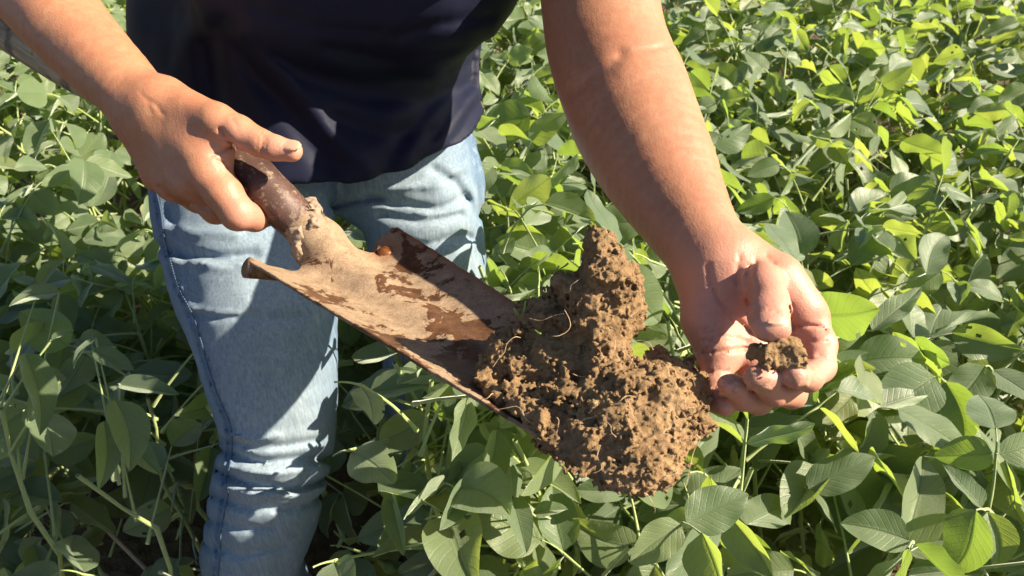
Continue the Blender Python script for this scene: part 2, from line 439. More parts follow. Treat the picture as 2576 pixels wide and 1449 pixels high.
def body_coarse(Q):
    W = V3
    d = cone(Q, W((-.20, .80, 1.36)), .075, W((-.19, .77, 1.46)), .058)              # neck
    d = smin(d, ellip(Q, W((-.19, .745, 1.575)), np.eye(3), (.075, .098, .125)), .03)   # head
    d = smin(d, ellip(Q, W((-.19, .655, 1.52)), np.eye(3), (.045, .03, .04)), .03)      # chin
    d = smin(d, cone(Q, W((-.19, .655, 1.595)), .010, W((-.19, .632, 1.555)), .015), .012)  # nose
    for s in (-1, 1):
        d = smin(d, ellip(Q, W((-.19+s*.076, .75, 1.565)), np.eye(3), (.010, .02, .033)), .008)
        d = smin(d, ellip(Q, W((-.19+s*.032, .658, 1.592)), np.eye(3), (.014, .012, .009)), .01)
    d = smin(d, ellip(Q, W((-.19, .648, 1.525)), np.eye(3), (.024, .012, .008)), .01)
    sh = cone(Q, W((-.36, .80, 1.30)), .060, W((-.03, .78, 1.30)), .060)
    d = smin(d, sh, .06)
    d = smin(d, cone(Q, W((-.37, .79, 1.30)), .055, armA[0][0], armA[0][1]*.9), .03)
    d = smin(d, cone(Q, W((-.02, .77, 1.30)), .055, armB[0][0], armB[0][1]*.95), .03)
    d = smin(d, cone(Q, W((-.20, .84, 1.25)), .09, W((-.20, .86, .92)), .07), .05)
    return d
def make_person():
    root = empty('person', (float(P(642, 1449, .985)[0]), .60, 0))
    prop(root, 'person in navy T-shirt and faded jeans gripping a shovel and holding a crumb', 'person')
    off = V3(root.location)
    fine_pts = np.array([p for c in [armA, armB]+palmA+palmB+fingA+fingB for p, r in c])
    lo = fine_pts.min(0)-.09; hi = fine_pts.max(0)+.09
    V, Fq = surface_net(body_fine, lo, hi, .00145, .002, smooth=1)
    V2, F2 = surface_net(body_coarse, (-.52, .50, .72), (.14, .98, 1.74), .007, .004, smooth=2)
    allV = np.concatenate([V, V2]); allF = np.concatenate([Fq, F2+len(V)])
    me = mesh_data('body', allV-off, allF)
    u, v, z = proj(V)
    # colour of the skin itself: pink palm and finger pads, weathered back of the hand
    pink = np.zeros(len(allV)); nl = np.zeros(len(allV)); dirt = np.zeros(len(allV))
    def blob(p, r): return np.exp(-(np.linalg.norm(V-p, axis=1)/r)**2)
    k = np.zeros(len(V))
    for p, r in [(P(1800, 800, .455), .045), (P(1840, 900, .45), .04), (P(1960, 830, .44), .045), (P(2050, 880, .43), .035)]: k = np.maximum(k, blob(p, r))
    for c in fingB: k = np.maximum(k, blob(c[-1][0], .022))
    k = np.maximum(k, blob(P(1940, 830, .41), .017)); k = np.maximum(k, .8*blob(fingA[0][-1][0], .02)); k = np.maximum(k, .8*blob(P(585, 375, .57), .018)); k = np.maximum(k, .7*blob(P(640, 545, .58), .02))
    pink[:len(V)] = np.clip(k*1.15, 0, 1)
    dk = np.zeros(len(V))
    for p, r in [(P(1838, 960, .415), .013), (P(1912, 950, .405), .012), (P(2010, 915, .41), .014), (P(1805, 960, .44), .014), (P(1790, 870, .45), .013), (P(2035, 905, .42), .012), (P(755, 395, .56), .006)]: dk = np.maximum(dk, blob(p, r))
    dirt[:len(V)] = dk
    for c, ax, rad in NAILS:
        e = ellip(V, c, ax, np.array(rad)*1.04+np.array((0, 0, .0015))); nl[:len(V)] = np.maximum(nl[:len(V)], (e < 0))
    attr(me, 'pink', pink); attr(me, 'nail', nl); attr(me, 'dirt', dirt)
    obj('body', me, SKIN, root)
    # hair (above the picture)
    def hairf(Q):
        d = ellip(Q, V3((-.19, .77, 1.60)), np.eye(3), (.092, .105, .122))
        d = smin(d, cone(Q, V3((-.19, .86, 1.58)), .06, V3((-.19, .90, 1.44)), .035), .04)
        d = smax(d, -ellip(Q, V3((-.19, .62, 1.54)), np.eye(3), (.085, .09, .115)), .015)
        return d+vnoise(Q*np.array((1, 1, .25)), .012)*.003
    Vh, Fh = surface_net(hairf, (-.32, .6, 1.36), (-.06, .98, 1.75), .005, .004)
    mh = Mat('hair'); nn = mh.noise(mh.mapping(mh.co(), (1, 1, .1)), 200, 3)
    mh.p(Base_Color=mh.mix(nn, (.10, .06, .03), (.22, .14, .075)), Roughness=.5)
    obj('hair', mesh_data('hair', Vh-off, Fh), mh.m, root)
    return root, off
PERSON, POFF = make_person()

tick('body')
# ---- T-shirt
HEM = .848
bust = [C((1128, -70, .715, 178), (1100, -20, .72, 172)), C((700, -60, .715, 180), (720, -25, .72, 176)), C((820, -40, .725, 172), (1010, -40, .725, 172))]
tors = [C((560, -140, .89, 218), (585, 430, .875, 208)), C((1008, -140, .89, 210), (984, 360, .875, 206)), C((790, 60, .85, 215), (800, 330, .838, 222), (800, 460, .838, 225))]
SH_FOLD = [([(640, 110), (760, 190), (900, 240), (1060, 250), (1215, 200)], 26, .0045), ([(560, 60), (640, 180), (740, 300), (830, 420)], 30, .006), ([(620, 90), (720, 200), (830, 330), (940, 430)], 24, -.004),
           ([(1215, 110), (1120, 230), (1020, 330), (960, 440)], 26, .0045), ([(1200, 180), (1130, 280), (1060, 400)], 20, .004), ([(1218, 240), (1160, 330), (1090, 400)], 14, .0035), ([(700, 140), (900, 210), (1100, 200), (1220, 140)], 20, .003),
           ([(820, 120), (980, 150), (1150, 120)], 16, .003), ([(520, 120), (540, 260), (580, 400)], 26, .005), ([(850, 300), (960, 340), (1080, 330)], 22, .003), ([(1000, 90), (1100, 60), (1230, 40)], 14, .003), ([(640, 20), (800, 70), (950, 80)], 14, .002)]
def torso(Q):
    d = None
    for c in tors:
        e = chain(Q, c, .02); d = e if d is None else smin(d, e, .075)
    b = None
    for c in bust:
        e = chain(Q, c, .02); b = e if b is None else smin(b, e, .03)
    return smin(d, b, .035)
def shirt_f(Q):
    d = torso(Q)-.004
    d = smin(d, cone(Q, V3((-.37, .80, 1.29)), .078, V3((-.03, .79, 1.29)), .078), .09)
    d = smin(d, cone(Q, V3((-.20, .83, 1.3)), .12, V3((-.20, .85, .98)), .13), .07)
    d = smin(d, cone(Q, V3((-.38, .79, 1.30)), .075, V3((-.425, .735, 1.14)), .075), .04)
    d = smin(d, cone(Q, V3((-.02, .77, 1.30)), .078, V3((.015, .715, 1.16)), .082), .04)
    near = np.abs(d) < .03
    if near.any():
        q = Q[near]; u, v, z = proj(q); add = np.zeros(len(u))
        front = z < .90
        for pts, w, dep in SH_FOLD: add += 1.4*front*dep*np.exp(-(polydist(u, v, pts)/w)**2)
        add += vnoise(q*np.array((1, 1, .6)), .045)*.0030+vnoise(q, .02)*.0007
        # the hem flares a little and carries a stitched band
        add -= .006*np.exp(-((q[:, 2]-HEM)/.03)**2)
        add += .0012*np.exp(-((q[:, 2]-HEM-.018)/.0025)**2)
        d[near] += add
    hem = HEM+.003*np.sin(Q[:, 0]*22+1)+.0015*np.sin(Q[:, 0]*57)
    d = smax(d, hem-Q[:, 2], .003)
    d = smax(d, -cone(Q, V3((-.19, .77, 1.38)), .075, V3((-.19, .74, 1.5)), .09), .004)
    return d
V, Fq = surface_net(shirt_f, (-.54, .52, .80), (.14, 1.04, 1.42), .0036, .006, smooth=1)
obj('shirt', mesh_data('shirt', V-POFF, Fq), KNIT, PERSON)

tick('shirt')
# ---- jeans
leg1 = C((640, 400, .885, 190), (614, 470, .845, 212), (622, 560, .825, 216), (642, 690, .81, 204), (662, 800, .81, 184), (684, 950, .825, 162), (700, 1055, .84, 145), (694, 1150, .86, 138), (664, 1290, .912, 136), (641, 1449, .985, 122))
leg1.append((V3((-.315, .60, .12)), .062))
leg1 = dense(leg1, 3)
leg2 = C((985, 380, .925, 206), (1050, 480, .925, 168), (1066, 560, .93, 150), (1085, 680, .955, 142), (1092, 820, .995, 130), (1085, 1000, 1.06, 118))
leg2.append((V3((-.12, .82, .12)), .06))
leg2 = dense(leg2, 3)
hips = C((700, 372, .885, 150), (1000, 366, .925, 150)); seat = C((720, 330, .93, 190), (960, 320, .955, 190))
J_FOLD = [  # folds in the picture: polyline, width px, depth m (minus = ridge)
 ([(400, 610), (470, 640), (560, 650), (640, 640)], 13, .005), ([(410, 560), (500, 585), (600, 590)], 12, -.003), ([(430, 655), (520, 668), (620, 660)], 9, -.003),
 ([(470, 795), (560, 805), (680, 800), (760, 790)], 7, .003), ([(470, 780), (520, 790), (600, 792)], 6, -.0025),
 ([(560, 1105), (640, 1122), (720, 1120), (800, 1110)], 8, .004), ([(556, 1130), (650, 1160), (760, 1150), (836, 1150)], 10, .006), ([(560, 1090), (640, 1100), (700, 1096)], 7, -.004),
 ([(556, 1168), (620, 1182), (700, 1190), (800, 1175)], 8, -.004), ([(552, 1190), (620, 1215), (720, 1225), (826, 1200)], 9, .006), ([(545, 1222), (640, 1245), (740, 1240), (810, 1215)], 8, -.004),
 ([(540, 1250), (620, 1280), (720, 1275), (806, 1250)], 10, .005), ([(530, 1310), (600, 1330), (680, 1325)], 10, .004), ([(525, 1370), (600, 1395), (720, 1385)], 11, .004), ([(820, 1130), (790, 1160), (770, 1200)], 8, .003),
 ([(930, 500), (1000, 520), (1090, 525), (1180, 505)], 11, .005), ([(960, 545), (1060, 560), (1160, 545)], 11, .004), ([(980, 480), (1080, 470), (1180, 430)], 10, -.003), ([(1000, 610), (1080, 622), (1180, 600)], 11, .005),
 ([(1180, 330), (1190, 420), (1205, 520)], 8, .003), ([(830, 520), (900, 508), (960, 500)], 8, .004), ([(1090, 430), (1150, 470), (1200, 540)], 10, .004), ([(420, 520), (450, 600), (480, 720)], 9, .002)]
SEAM = [(383, 470), (396, 520), (404, 580), (418, 640), (440, 715), (478, 790), (497, 850), (512, 905), (530, 960), (548, 1010), (570, 1060), (577, 1110), (572, 1160), (562, 1200), (566, 1240), (556, 1290), (548, 1340), (546, 1400), (538, 1470)]
def jeans_core(Q):
    a = chain(Q, leg1, 0); b = chain(Q, leg2, 0)
    h = smin(chain(Q, hips, .02), chain(Q, seat, .02), .04)
    return smin(smin(a, h, .022), smin(b, h, .022), .006)
def jeans_f(Q):
    d = jeans_core(Q)
    near = np.abs(d) < .018
    if near.any():
        q = Q[near]; u, v, z = proj(q); add = np.zeros(len(u))
        wob = vnoise(q, .05)*14
        for pts, w, dep in J_FOLD: add += 1.55*dep*np.exp(-(polydist(u+wob*.4, v+wob, pts)/w)**2)
        s = polydist(u, v, SEAM)
        add += -.0026*np.exp(-((s-7)/6.0)**2)*(1+.5*np.sin(v*.55))+.0022*np.exp(-(s/2.6)**2)
        add += vnoise(q*np.array((1, 1, .55)), .05)*.0025+vnoise(q, .018)*.0009
        d[near] += add
    d = smax(d, Q[:, 2]-.90, .01)
    return smax(d, .10-Q[:, 2], .004)
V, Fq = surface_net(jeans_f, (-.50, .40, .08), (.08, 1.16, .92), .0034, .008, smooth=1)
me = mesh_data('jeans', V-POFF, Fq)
# wear of the cloth: pale along the front of each leg, dark at the seams and behind
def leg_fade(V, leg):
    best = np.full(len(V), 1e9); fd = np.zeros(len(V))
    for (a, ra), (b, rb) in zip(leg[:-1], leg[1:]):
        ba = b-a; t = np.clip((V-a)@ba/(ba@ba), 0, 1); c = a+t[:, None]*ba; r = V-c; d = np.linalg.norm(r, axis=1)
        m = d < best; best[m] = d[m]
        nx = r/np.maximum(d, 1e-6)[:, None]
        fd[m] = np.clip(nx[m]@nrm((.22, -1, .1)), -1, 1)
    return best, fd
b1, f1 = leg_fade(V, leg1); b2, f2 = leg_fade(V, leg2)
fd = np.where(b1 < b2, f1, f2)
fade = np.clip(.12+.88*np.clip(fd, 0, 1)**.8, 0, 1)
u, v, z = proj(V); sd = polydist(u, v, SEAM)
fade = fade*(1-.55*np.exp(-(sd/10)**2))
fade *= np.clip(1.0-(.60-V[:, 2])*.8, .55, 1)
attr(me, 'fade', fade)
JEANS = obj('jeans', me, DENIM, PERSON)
# outer seam stitches laid on the cloth
def onto(f, u, v, z0, z1):
    zs = np.linspace(z0, z1, 160); Q = np.stack([P(u, v, z) for z in zs]); d = f(Q)
    k = np.argmax(d < 0); return Q[k] if d[k] < 0 else None
sp = spline(SEAM, 6); pts = [onto(jeans_f, p[0]+9, p[1], .6, 1.05) for p in sp]; pts = [p for p in pts if p is not None]
vs, fs = [], []
for i in range(len(pts)-1):
    a, b = pts[i], pts[i+1]
    if np.linalg.norm(b-a) > .03: continue
    for k in (0, 1):
        p0 = a+(b-a)*(k*.5+.05); p1 = a+(b-a)*(k*.5+.38)
        tv, tf = tube([p0-V3((0, .0016, 0)), (p0+p1)/2-V3((0, .0022, 0)), p1-V3((0, .0016, 0))], [.0006, .0008, .0006], 5)
        n = len(vs); vs += tv; fs += [tuple(j+n for j in f) for f in tf]
obj('seam_stitching', mesh_data('seam_stitching', np.array(vs)-POFF, fs), STITCH, JEANS)
tick('jeans')
# boots, down among the plants
BOOT = Mat('boot_leather'); BOOT.p(Base_Color=BOOT.mix(BOOT.noise(BOOT.co(), 30), (.06, .035, .02), (.12, .075, .045)), Roughness=.7)
for bx, by in ((-.315, .60), (-.12, .82)):
    def boot_f(Q, bx=bx, by=by):
        d = cone(Q, V3((bx, by, .05)), .048, V3((bx, by, .17)), .050)
        d = smin(d, cone(Q, V3((bx, by+.02, .042)), .044, V3((bx, by-.17, .036)), .040), .03)
        d = smax(d, .006-Q[:, 2], .004)
        sole = np.maximum(np.maximum(cone(Q*V3((1, 1, 0)), V3((bx, by+.02, 0)), .052, V3((bx, by-.17, 0)), .049), Q[:, 2]-.026), -Q[:, 2])
        return np.minimum(d, sole)
    Vb, Fb = surface_net(boot_f, (bx-.08, by-.26, -.01), (bx+.08, by+.1, .25), .005, .004)
    obj('boot', mesh_data('boot', Vb-POFF, Fb), BOOT.m, PERSON)
tick('boots')

# ================================================================== shovel
def make_rust():
    m = Mat('rusted_steel'); co = m.co(); dust = m.attr('dust'); edge = m.attr('edge')
    a = m.noise(co, 34, 5, 0.62, 0.6); b = m.noise(co, 120, 5, 0.7); g = m.noise(co, 700, 3, 0.75)
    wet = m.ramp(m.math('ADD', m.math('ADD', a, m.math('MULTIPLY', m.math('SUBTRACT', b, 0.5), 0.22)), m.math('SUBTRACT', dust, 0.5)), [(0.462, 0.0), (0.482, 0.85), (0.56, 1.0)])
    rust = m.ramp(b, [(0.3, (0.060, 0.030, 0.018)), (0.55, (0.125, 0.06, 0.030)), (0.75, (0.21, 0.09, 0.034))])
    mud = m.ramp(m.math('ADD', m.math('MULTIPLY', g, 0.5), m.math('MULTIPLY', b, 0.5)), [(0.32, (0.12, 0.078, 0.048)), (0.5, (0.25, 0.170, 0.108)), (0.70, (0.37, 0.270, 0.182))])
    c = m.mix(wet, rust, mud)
    c = m.mix(m.math('MULTIPLY', edge, m.ramp(b, [(0.35, 0.0), (0.5, 0.8)])), c, (0.22, 0.075, 0.025))
    m.p(Base_Color=c, Metallic=m.math('MULTIPLY', m.math('SUBTRACT', 1.0, wet), 0.25), Roughness=m.math('ADD', 0.42, m.math('MULTIPLY', wet, 0.45)), Specular_IOR_Level=0.4,
        Normal=m.bump(m.math('ADD', m.math('ADD', m.math('MULTIPLY', g, 0.5), b), m.math('MULTIPLY', wet, 0.5)), 0.6, 0.0009))
    return m.m
def make_dark_steel():
    m = Mat('worn_dark_steel'); co = m.co(); dust = m.attr('dust')
    a = m.noise(co, 45, 5, 0.65); b = m.noise(co, 170, 5, 0.7); g = m.noise(co, 800, 3)
    c = m.ramp(a, [(0.3, (0.050, 0.026, 0.022)), (0.6, (0.085, 0.043, 0.033)), (0.8, (0.14, 0.065, 0.045))])
    du = m.ramp(m.math('ADD', b, m.math('MULTIPLY', dust, 0.6)), [(0.56, 0.0), (0.72, 0.85)])
    c = m.mix(du, c, m.mix(g, (0.22, 0.155, 0.11), (0.38, 0.29, 0.21)))
    m.p(Base_Color=c, Metallic=0.15, Roughness=m.math('ADD', 0.5, m.math('MULTIPLY', du, 0.35)), Specular_IOR_Level=0.5, Normal=m.bump(m.math('ADD', b, m.math('MULTIPLY', g, 0.4)), 0.5, 0.0008))
    return m.m
def make_wood():
    m = Mat('weathered_wood'); co = m.co()
    ax = m.mapping(co, (14, 260, 260)); g = m.noise(ax, 1.0, 5, 0.65); k = m.noise(co, 30, 4)
    c = m.ramp(g, [(0.3, (0.16, 0.12, 0.075)), (0.55, (0.36, 0.29, 0.19)), (0.75, (0.47, 0.40, 0.28))])
    c = m.mix(m.ramp(k, [(0.58, 0.0), (0.66, 0.8)]), c, (0.08, 0.06, 0.045))
    m.p(Base_Color=c, Roughness=0.8, Normal=m.bump(g, 0.7, 0.001)); return m.m
RUST, DSTEEL, WOOD = make_rust(), make_dark_steel(), make_wood()

TL, TR, BL = P(625, 668, .585), P(1000, 572, .665), P(1500, 1197, .40)
w_full = TR-TL; TAPER = .62
Tc = (TL+TR)/2; Bc = BL+w_full*TAPER*.5
b_len = np.linalg.norm(Bc-Tc); b_ax = (Bc-Tc)/b_len
b_w = nrm(w_full-b_ax*(w_full@b_ax)); b_n = np.cross(b_w, b_ax)
if b_n@(V3((0, 0, CAM_H))-Tc) < 0: b_n = -b_n
half_top = np.linalg.norm(w_full)/2
skew = (w_full@b_ax)/2
def blade_pt(u, v):
    """u -1..1 across, v 0..1 down the blade"""
    hw = half_top*(1-(1-TAPER)*v)
    tip = max(0.0, v-.86)/.14
    hw *= math.sqrt(max(1-.62*tip**2.2, .02))
    c = Tc+b_ax*(v*b_len+skew*u*(1-v)*.9)
    dish = -.014*(1-u*u)*(.85+.15*math.cos(v*3))+.004*max(0, -u-.6)**2*6
    return c+b_w*(hw*u)+b_n*dish
def make_shovel():
    root = empty('shovel', tuple(Bc)); off = V3(root.location)
    prop(root, 'old rusty drain spade with wooden pole, gripped by the hand on the left', 'shovel')
    # ---- blade: dished plate, ear with the rivet, and the neck that swells into the socket
    neck = [(P(770, 576, .611), .0165), (P(808, 612, .614), .0175), (blade_pt(-.02, .05)-b_n*.001, .0185), (blade_pt(-.01, .20)-b_n*.006, .0125), (blade_pt(0, .40)-b_n*.0075, .0070), (blade_pt(0, .62)-b_n*.006, .0035)]
    riv = blade_pt(.60, .075)
    def uv_of(Q):
        q = Q-Tc; s_ = q@b_w; t = q@b_ax; n = q@b_n; v = np.clip(t/b_len, 0, 1)
        hw = half_top*(1-(1-TAPER)*v); u = s_/hw; t = t-skew*np.clip(u, -1, 1)*(1-v)*.9
        return u, np.clip(t/b_len, -.2, 1.2), n, s_, t, hw
    def blade_f(Q):
        u, v, n, s_, t, hw = uv_of(Q); uc = np.clip(u, -1.05, 1.05)
        h_ = -.014*(1-uc*uc)*(.85+.15*np.cos(v*3))+.004*np.maximum(0, -uc-.6)**2*6
        h_ = h_+vnoise(Q, .05)*.0010+vnoise(Q, .012)*.0003
        ear = np.hypot((Q-riv)@b_w, ((Q-riv)@b_ax+.010)*.75)
        th = .0019+.0010*np.clip((.024-ear)/.0015, 0, 1)
        dn = (np.abs(n-h_)-th)*.88
        top = b_len*.045*np.exp(-((np.abs(u+.02)-.50)/.17)**2)*np.where(u < 0, 1.0, 1.15)
        out = np.maximum(np.maximum(np.abs(s_)-hw, top-t), t-b_len*(1-.13*uc*uc))
        d = smax(dn, out, .0015)
        near = np.linalg.norm(Q-neck[2][0], axis=1) < .24
        if near.any(): d[near] = smin(d[near], chain(Q[near], neck, .012), .016)
        return d
    box = np.array([blade_pt(a_, b_) for a_ in (-1, 0, 1) for b_ in (0, .5, 1)]+[neck[0][0]])
    Vs, Fs = surface_net(blade_f, box.min(0)-.03, box.max(0)+.03, .00125, .003, smooth=1)
    u, v, n, s_, t, hw = uv_of(Vs)
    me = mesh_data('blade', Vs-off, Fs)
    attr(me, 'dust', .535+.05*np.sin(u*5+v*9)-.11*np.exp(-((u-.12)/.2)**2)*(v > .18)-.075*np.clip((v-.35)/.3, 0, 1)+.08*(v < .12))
    attr(me, 'edge', np.clip((u-.84)/.16, 0, 1)+np.exp(-(np.linalg.norm(Vs-riv, axis=1)/.013)**2))
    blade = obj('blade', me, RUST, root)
    def topline(u):
        au = abs(u+.02)
        return .045*math.exp(-((au-.50)/.17)**2)*(1.0 if u < 0 else 1.15)
    # ---- rolled foot treads along the top edge
    for s, (ua, ub) in ((-1, (-1.0, -.66)), (1, (.62, 1.0))):
        pts = []; rad = []
        for k in range(9):
            u = ua+(ub-ua)*k/8; p = blade_pt(u, topline(u))-b_ax*.002-b_n*.006
            pts.append(p); rad.append((.0085 if s < 0 else .0055)*(1-.5*((k/8) if s < 0 else 1-k/8)))
        tv, tf = tube(pts, rad, 14); tv = np.array(tv); tv += nrm((1, 1, 1))*vnoise(tv, .006)[:, None]*.0005
        me = mesh_data('foot_tread', tv-off, tf); attr(me, 'dust', np.full(len(tv), .60 if s > 0 else .5)); attr(me, 'edge', np.full(len(tv), .4))
        obj('foot_tread', me, RUST, blade)
    # ---- rivet with its washer of rust on the right tread
    pc = blade_pt(.60, .075); nn = b_n
    prof = [(.0125, .0), (.012, .0012), (.0085, .0018), (.0078, .0018), (.0074, .0035), (.0055, .0052), (.003, .0060), (.0004, .0062)]
    rv, rf = [], []; ns = 24
    for r_, h_ in prof:
        for k in range(ns):
            an = 2*math.pi*k/ns; rv.append(pc+b_w*r_*math.cos(an)+b_ax*r_*math.sin(an)+nn*(h_-.0004))
    for q in range(len(prof)-1):
        for k in range(ns): rf.append((q*ns+k, q*ns+(k+1) % ns, (q+1)*ns+(k+1) % ns, (q+1)*ns+k))
    rf.append(tuple((len(prof)-1)*ns+k for k in range(ns)))
    MR = Mat('rivet_rust'); nz = MR.noise(MR.co(), 260, 4)
    MR.p(Base_Color=MR.ramp(nz, [(.3, (.07, .025, .012)), (.7, (.27, .095, .03))]), Metallic=.3, Roughness=.38, Normal=MR.bump(nz, .5, .0006))
    obj('rivet', mesh_data('rivet', np.array(rv)-off, rf), MR.m, blade)
    # ---- socket: bent steel tube, open along one side where the plate was folded
    ctrl = [(480, 322, .640), (556, 382, .622), (633, 441, .613), (692, 500, .610), (750, 556, .613)]
    line = [P(*c) for c in ctrl]+[P(790, 596, .614)]
    sp = spline(line, 8); n = len(sp); ns = 40; Vs, dust = [], []
    x = None
    for i_, p in enumerate(sp):
        t = nrm(sp[min(i_+1, n-1)]-sp[max(i_-1, 0)])
        if x is None: x = nrm(np.cross(t, V3((0, 0, 1))))
        x = nrm(x-t*(x@t)); y = np.cross(t, x); s = i_/(n-1)
        r = .0155+.0035*min(1, s*2.2)*(1-s)+.0015*s
        for k in range(ns):
            an = 2*math.pi*k/ns; rr = r
            d = (x*math.cos(an)+y*math.sin(an)); dd = d@nrm(pic((-.80, .45, -.40)))
            if dd > .955 and s < .78: rr -= .0045*min(1, (dd-.955)/.02)      # folded seam
            Vs.append(p+d*rr); dust.append(.02+.55*max(0, s-.72)/.28)
    Fs = [(i_*ns+k, i_*ns+(k+1) % ns, (i_+1)*ns+(k+1) % ns, (i_+1)*ns+k) for i_ in range(n-1) for k in range(ns)]
    Vs = np.array(Vs); cenl = np.repeat(np.array(sp), ns, 0); rad = Vs-cenl; Vs = Vs+rad*(vnoise(Vs, .02)*.05+vnoise(Vs, .006)*.02)[:, None]
    me = mesh_data('socket', Vs-off, Fs); attr(me, 'dust', dust); obj('socket', me, DSTEEL, root)
    # ---- lumpy weld collar where the socket meets the blade
    cc = P(788, 588, .612); tdir = nrm(sp[int(n*.95)]-sp[int(n*.80)]); cx = nrm(np.cross(tdir, V3((0, 0, 1)))); cy = np.cross(tdir, cx)
    cc = sp[int(n*.88)]
    def weld_f(Q):
        q = Q-cc; h_ = q@tdir; px = q@cx; py = q@cy; rr = np.hypot(px, py); an = np.arctan2(py, px)
        off_ = .008*np.sin(an*1.0+1.2)+.004*np.sin(an*3)
        d = np.hypot(rr-.0165, (h_-off_)*.75)-.0058
        return d+vnoise(Q, .008)*.0034+np.abs(vnoise(Q, .0045))*.0034+vnoise(Q, .0024)*.0009-.0012
    Vw, Fw = surface_net(weld_f, cc-.04, cc+.04, .0010, .003)
    me = mesh_data('weld_collar', Vw-off, Fw); attr(me, 'dust', np.full(len(Vw), .52)); obj('weld_collar', me, DSTEEL, root)
    # ---- wooden pole running back under the arm
    ctrl = [(520, 352, .632), (480, 322, .640), (360, 250, .668), (212, 190, .705), (18, 76, .76), (-230, -74, .84), (-640, -340, .98)]
    line = [P(*c) for c in ctrl]; sp2 = spline(line, 6); n2 = len(sp2)
    tv, tf = tube(sp2, [.0145]+[.0145+.0055*min(1, k/8) for k in range(1, n2)], 20); tv = np.array(tv)
    d = nrm(sp2[-1]-sp2[0]); M = Matrix((tuple(d), tuple(nrm(np.cross(V3((0, 0, 1)), d))), tuple(np.cross(d, nrm(np.cross(V3((0, 0, 1)), d))))))
    me = mesh_data('pole', (tv-sp2[0])@np.array(M).T, tf)
    po = obj('pole', me, WOOD, root); po.matrix_local = Matrix.Translation(Vector(sp2[0]-off))@M.transposed().to_4x4()
    return root
SHOVEL = make_shovel()
tick('shovel')

# ================================================================== soil
def make_soil():
    m = Mat('clod_soil'); co = m.co()
    a = m.noise(co, 30, 5, 0.6); b = m.noise(co, 320, 5, 0.75); g = m.noise(co, 1200, 3, 0.7)
    c = m.ramp(m.math('ADD', m.math('MULTIPLY', a, 0.5), m.math('MULTIPLY', b, 0.5)), [(0.30, (0.135, 0.080, 0.040)), (0.48, (0.255, 0.162, 0.084)), (0.66, (0.37, 0.250, 0.138))])
    c = m.mix(m.ramp(g, [(0.3, 0.5), (0.5, 0.0)]), c, (0.11, 0.066, 0.04))
    m.p(Base_Color=c, Roughness=0.95, Specular_IOR_Level=0.1, Normal=m.bump(m.math('ADD', b, m.math('MULTIPLY', g, 0.9)), 0.9, 0.0013))
    return m.m
def make_root_mat():
    m = Mat('pale_root'); n = m.noise(m.co(), 200, 3)
    m.p(Base_Color=m.ramp(n, [(.3, (.30, .19, .10)), (.7, (.58, .43, .27))]), Roughness=.8); return m.m
SOIL, ROOT = make_soil(), make_root_mat()
S = lambda *p: PR(*p)
clod_parts = [  # column on the left that climbs to a peak, then the rounded block in front
 [S(1508, 624, .452, 50), S(1514, 664, .455, 58)], [S(1526, 715, .459, 88), S(1502, 800, .466, 112)], [S(1560, 715, .460, 50), S(1558, 820, .468, 46)],
 [S(1412, 728, .466, 50), S(1388, 800, .474, 80)], [S(1440, 850, .478, 120), S(1375, 920, .474, 98)], [S(1290, 940, .473, 66), S(1226, 962, .467, 34)], [S(1330, 840, .490, 36), S(1270, 930, .480, 60)],
 [S(1480, 930, .462, 90), S(1540, 960, .452, 92)], [S(1255, 985, .462, 34), S(1352, 1035, .441, 48), S(1425, 1080, .429, 52), S(1500, 1130, .412, 58)],
 [S(1668, 965, .448, 92), S(1656, 1040, .430, 108)], [S(1575, 1045, .424, 98), S(1600, 1110, .410, 104)], [S(1650, 1130, .410, 92), S(1618, 1190, .397, 58)], [S(1715, 930, .455, 48), S(1716, 1060, .434, 50)],
 [S(1660, 868, .455, 30), S(1662, 900, .455, 40)], [S(1330, 1042, .440, 34), S(1385, 1062, .432, 30)], [S(1540, 1180, .400, 48), S(1500, 1160, .404, 44)], [S(1400, 1000, .443, 50), S(1460, 1010, .432, 56)]]
clod_holes = [ (S(1660, 790, .42, 44), S(1655, 800, .49, 44)), (S(1628, 850, .43, 16), S(1600, 880, .42, 18)),  (S(1415, 742, .436, 20), S(1405, 765, .46, 16)), (S(1400, 1090, .398, 22), S(1480, 1020, .385, 14)), (S(1596, 862, .425, 30), S(1560, 905, .41, 24)), (S(1610, 1085, .388, 16), S(1645, 1072, .386, 16))]
def clod_base(Q):
    d = None
    for c in clod_parts:
        e = chain(Q, c, .004); d = e if d is None else smin(d, e, .010)
    for (a, ra), (b, rb) in clod_holes: d = smax(d, -cone(Q, a, ra, b, rb), .008)
    return d
def crumbly(Q, d, amp=1.0):
    near = np.abs(d) < .020*amp+.004
    if near.any():
        q = Q[near]
        wq = q+vnoise(q, .008)[:, None]*.0016
        e = .0012+vnoise(q, .032)*.0055+vnoise(q, .015)*.0030
        e += np.abs(vnoise(wq, .015))*.0060+vnoise(wq, .0065)*.0022+np.abs(vnoise(q, .0036))*.0022+vnoise(q, .0024)*.0017+vnoise(q, .0015)*.0012-.0026
        e += (worley(wq, .0030)-.5)*.0009+vnoise(q*np.array((1, 1, 1.6), np.float32), .0095)*.0022
        d[near] += e*amp
    return d
def clod_f(Q): return crumbly(Q, clod_base(Q))
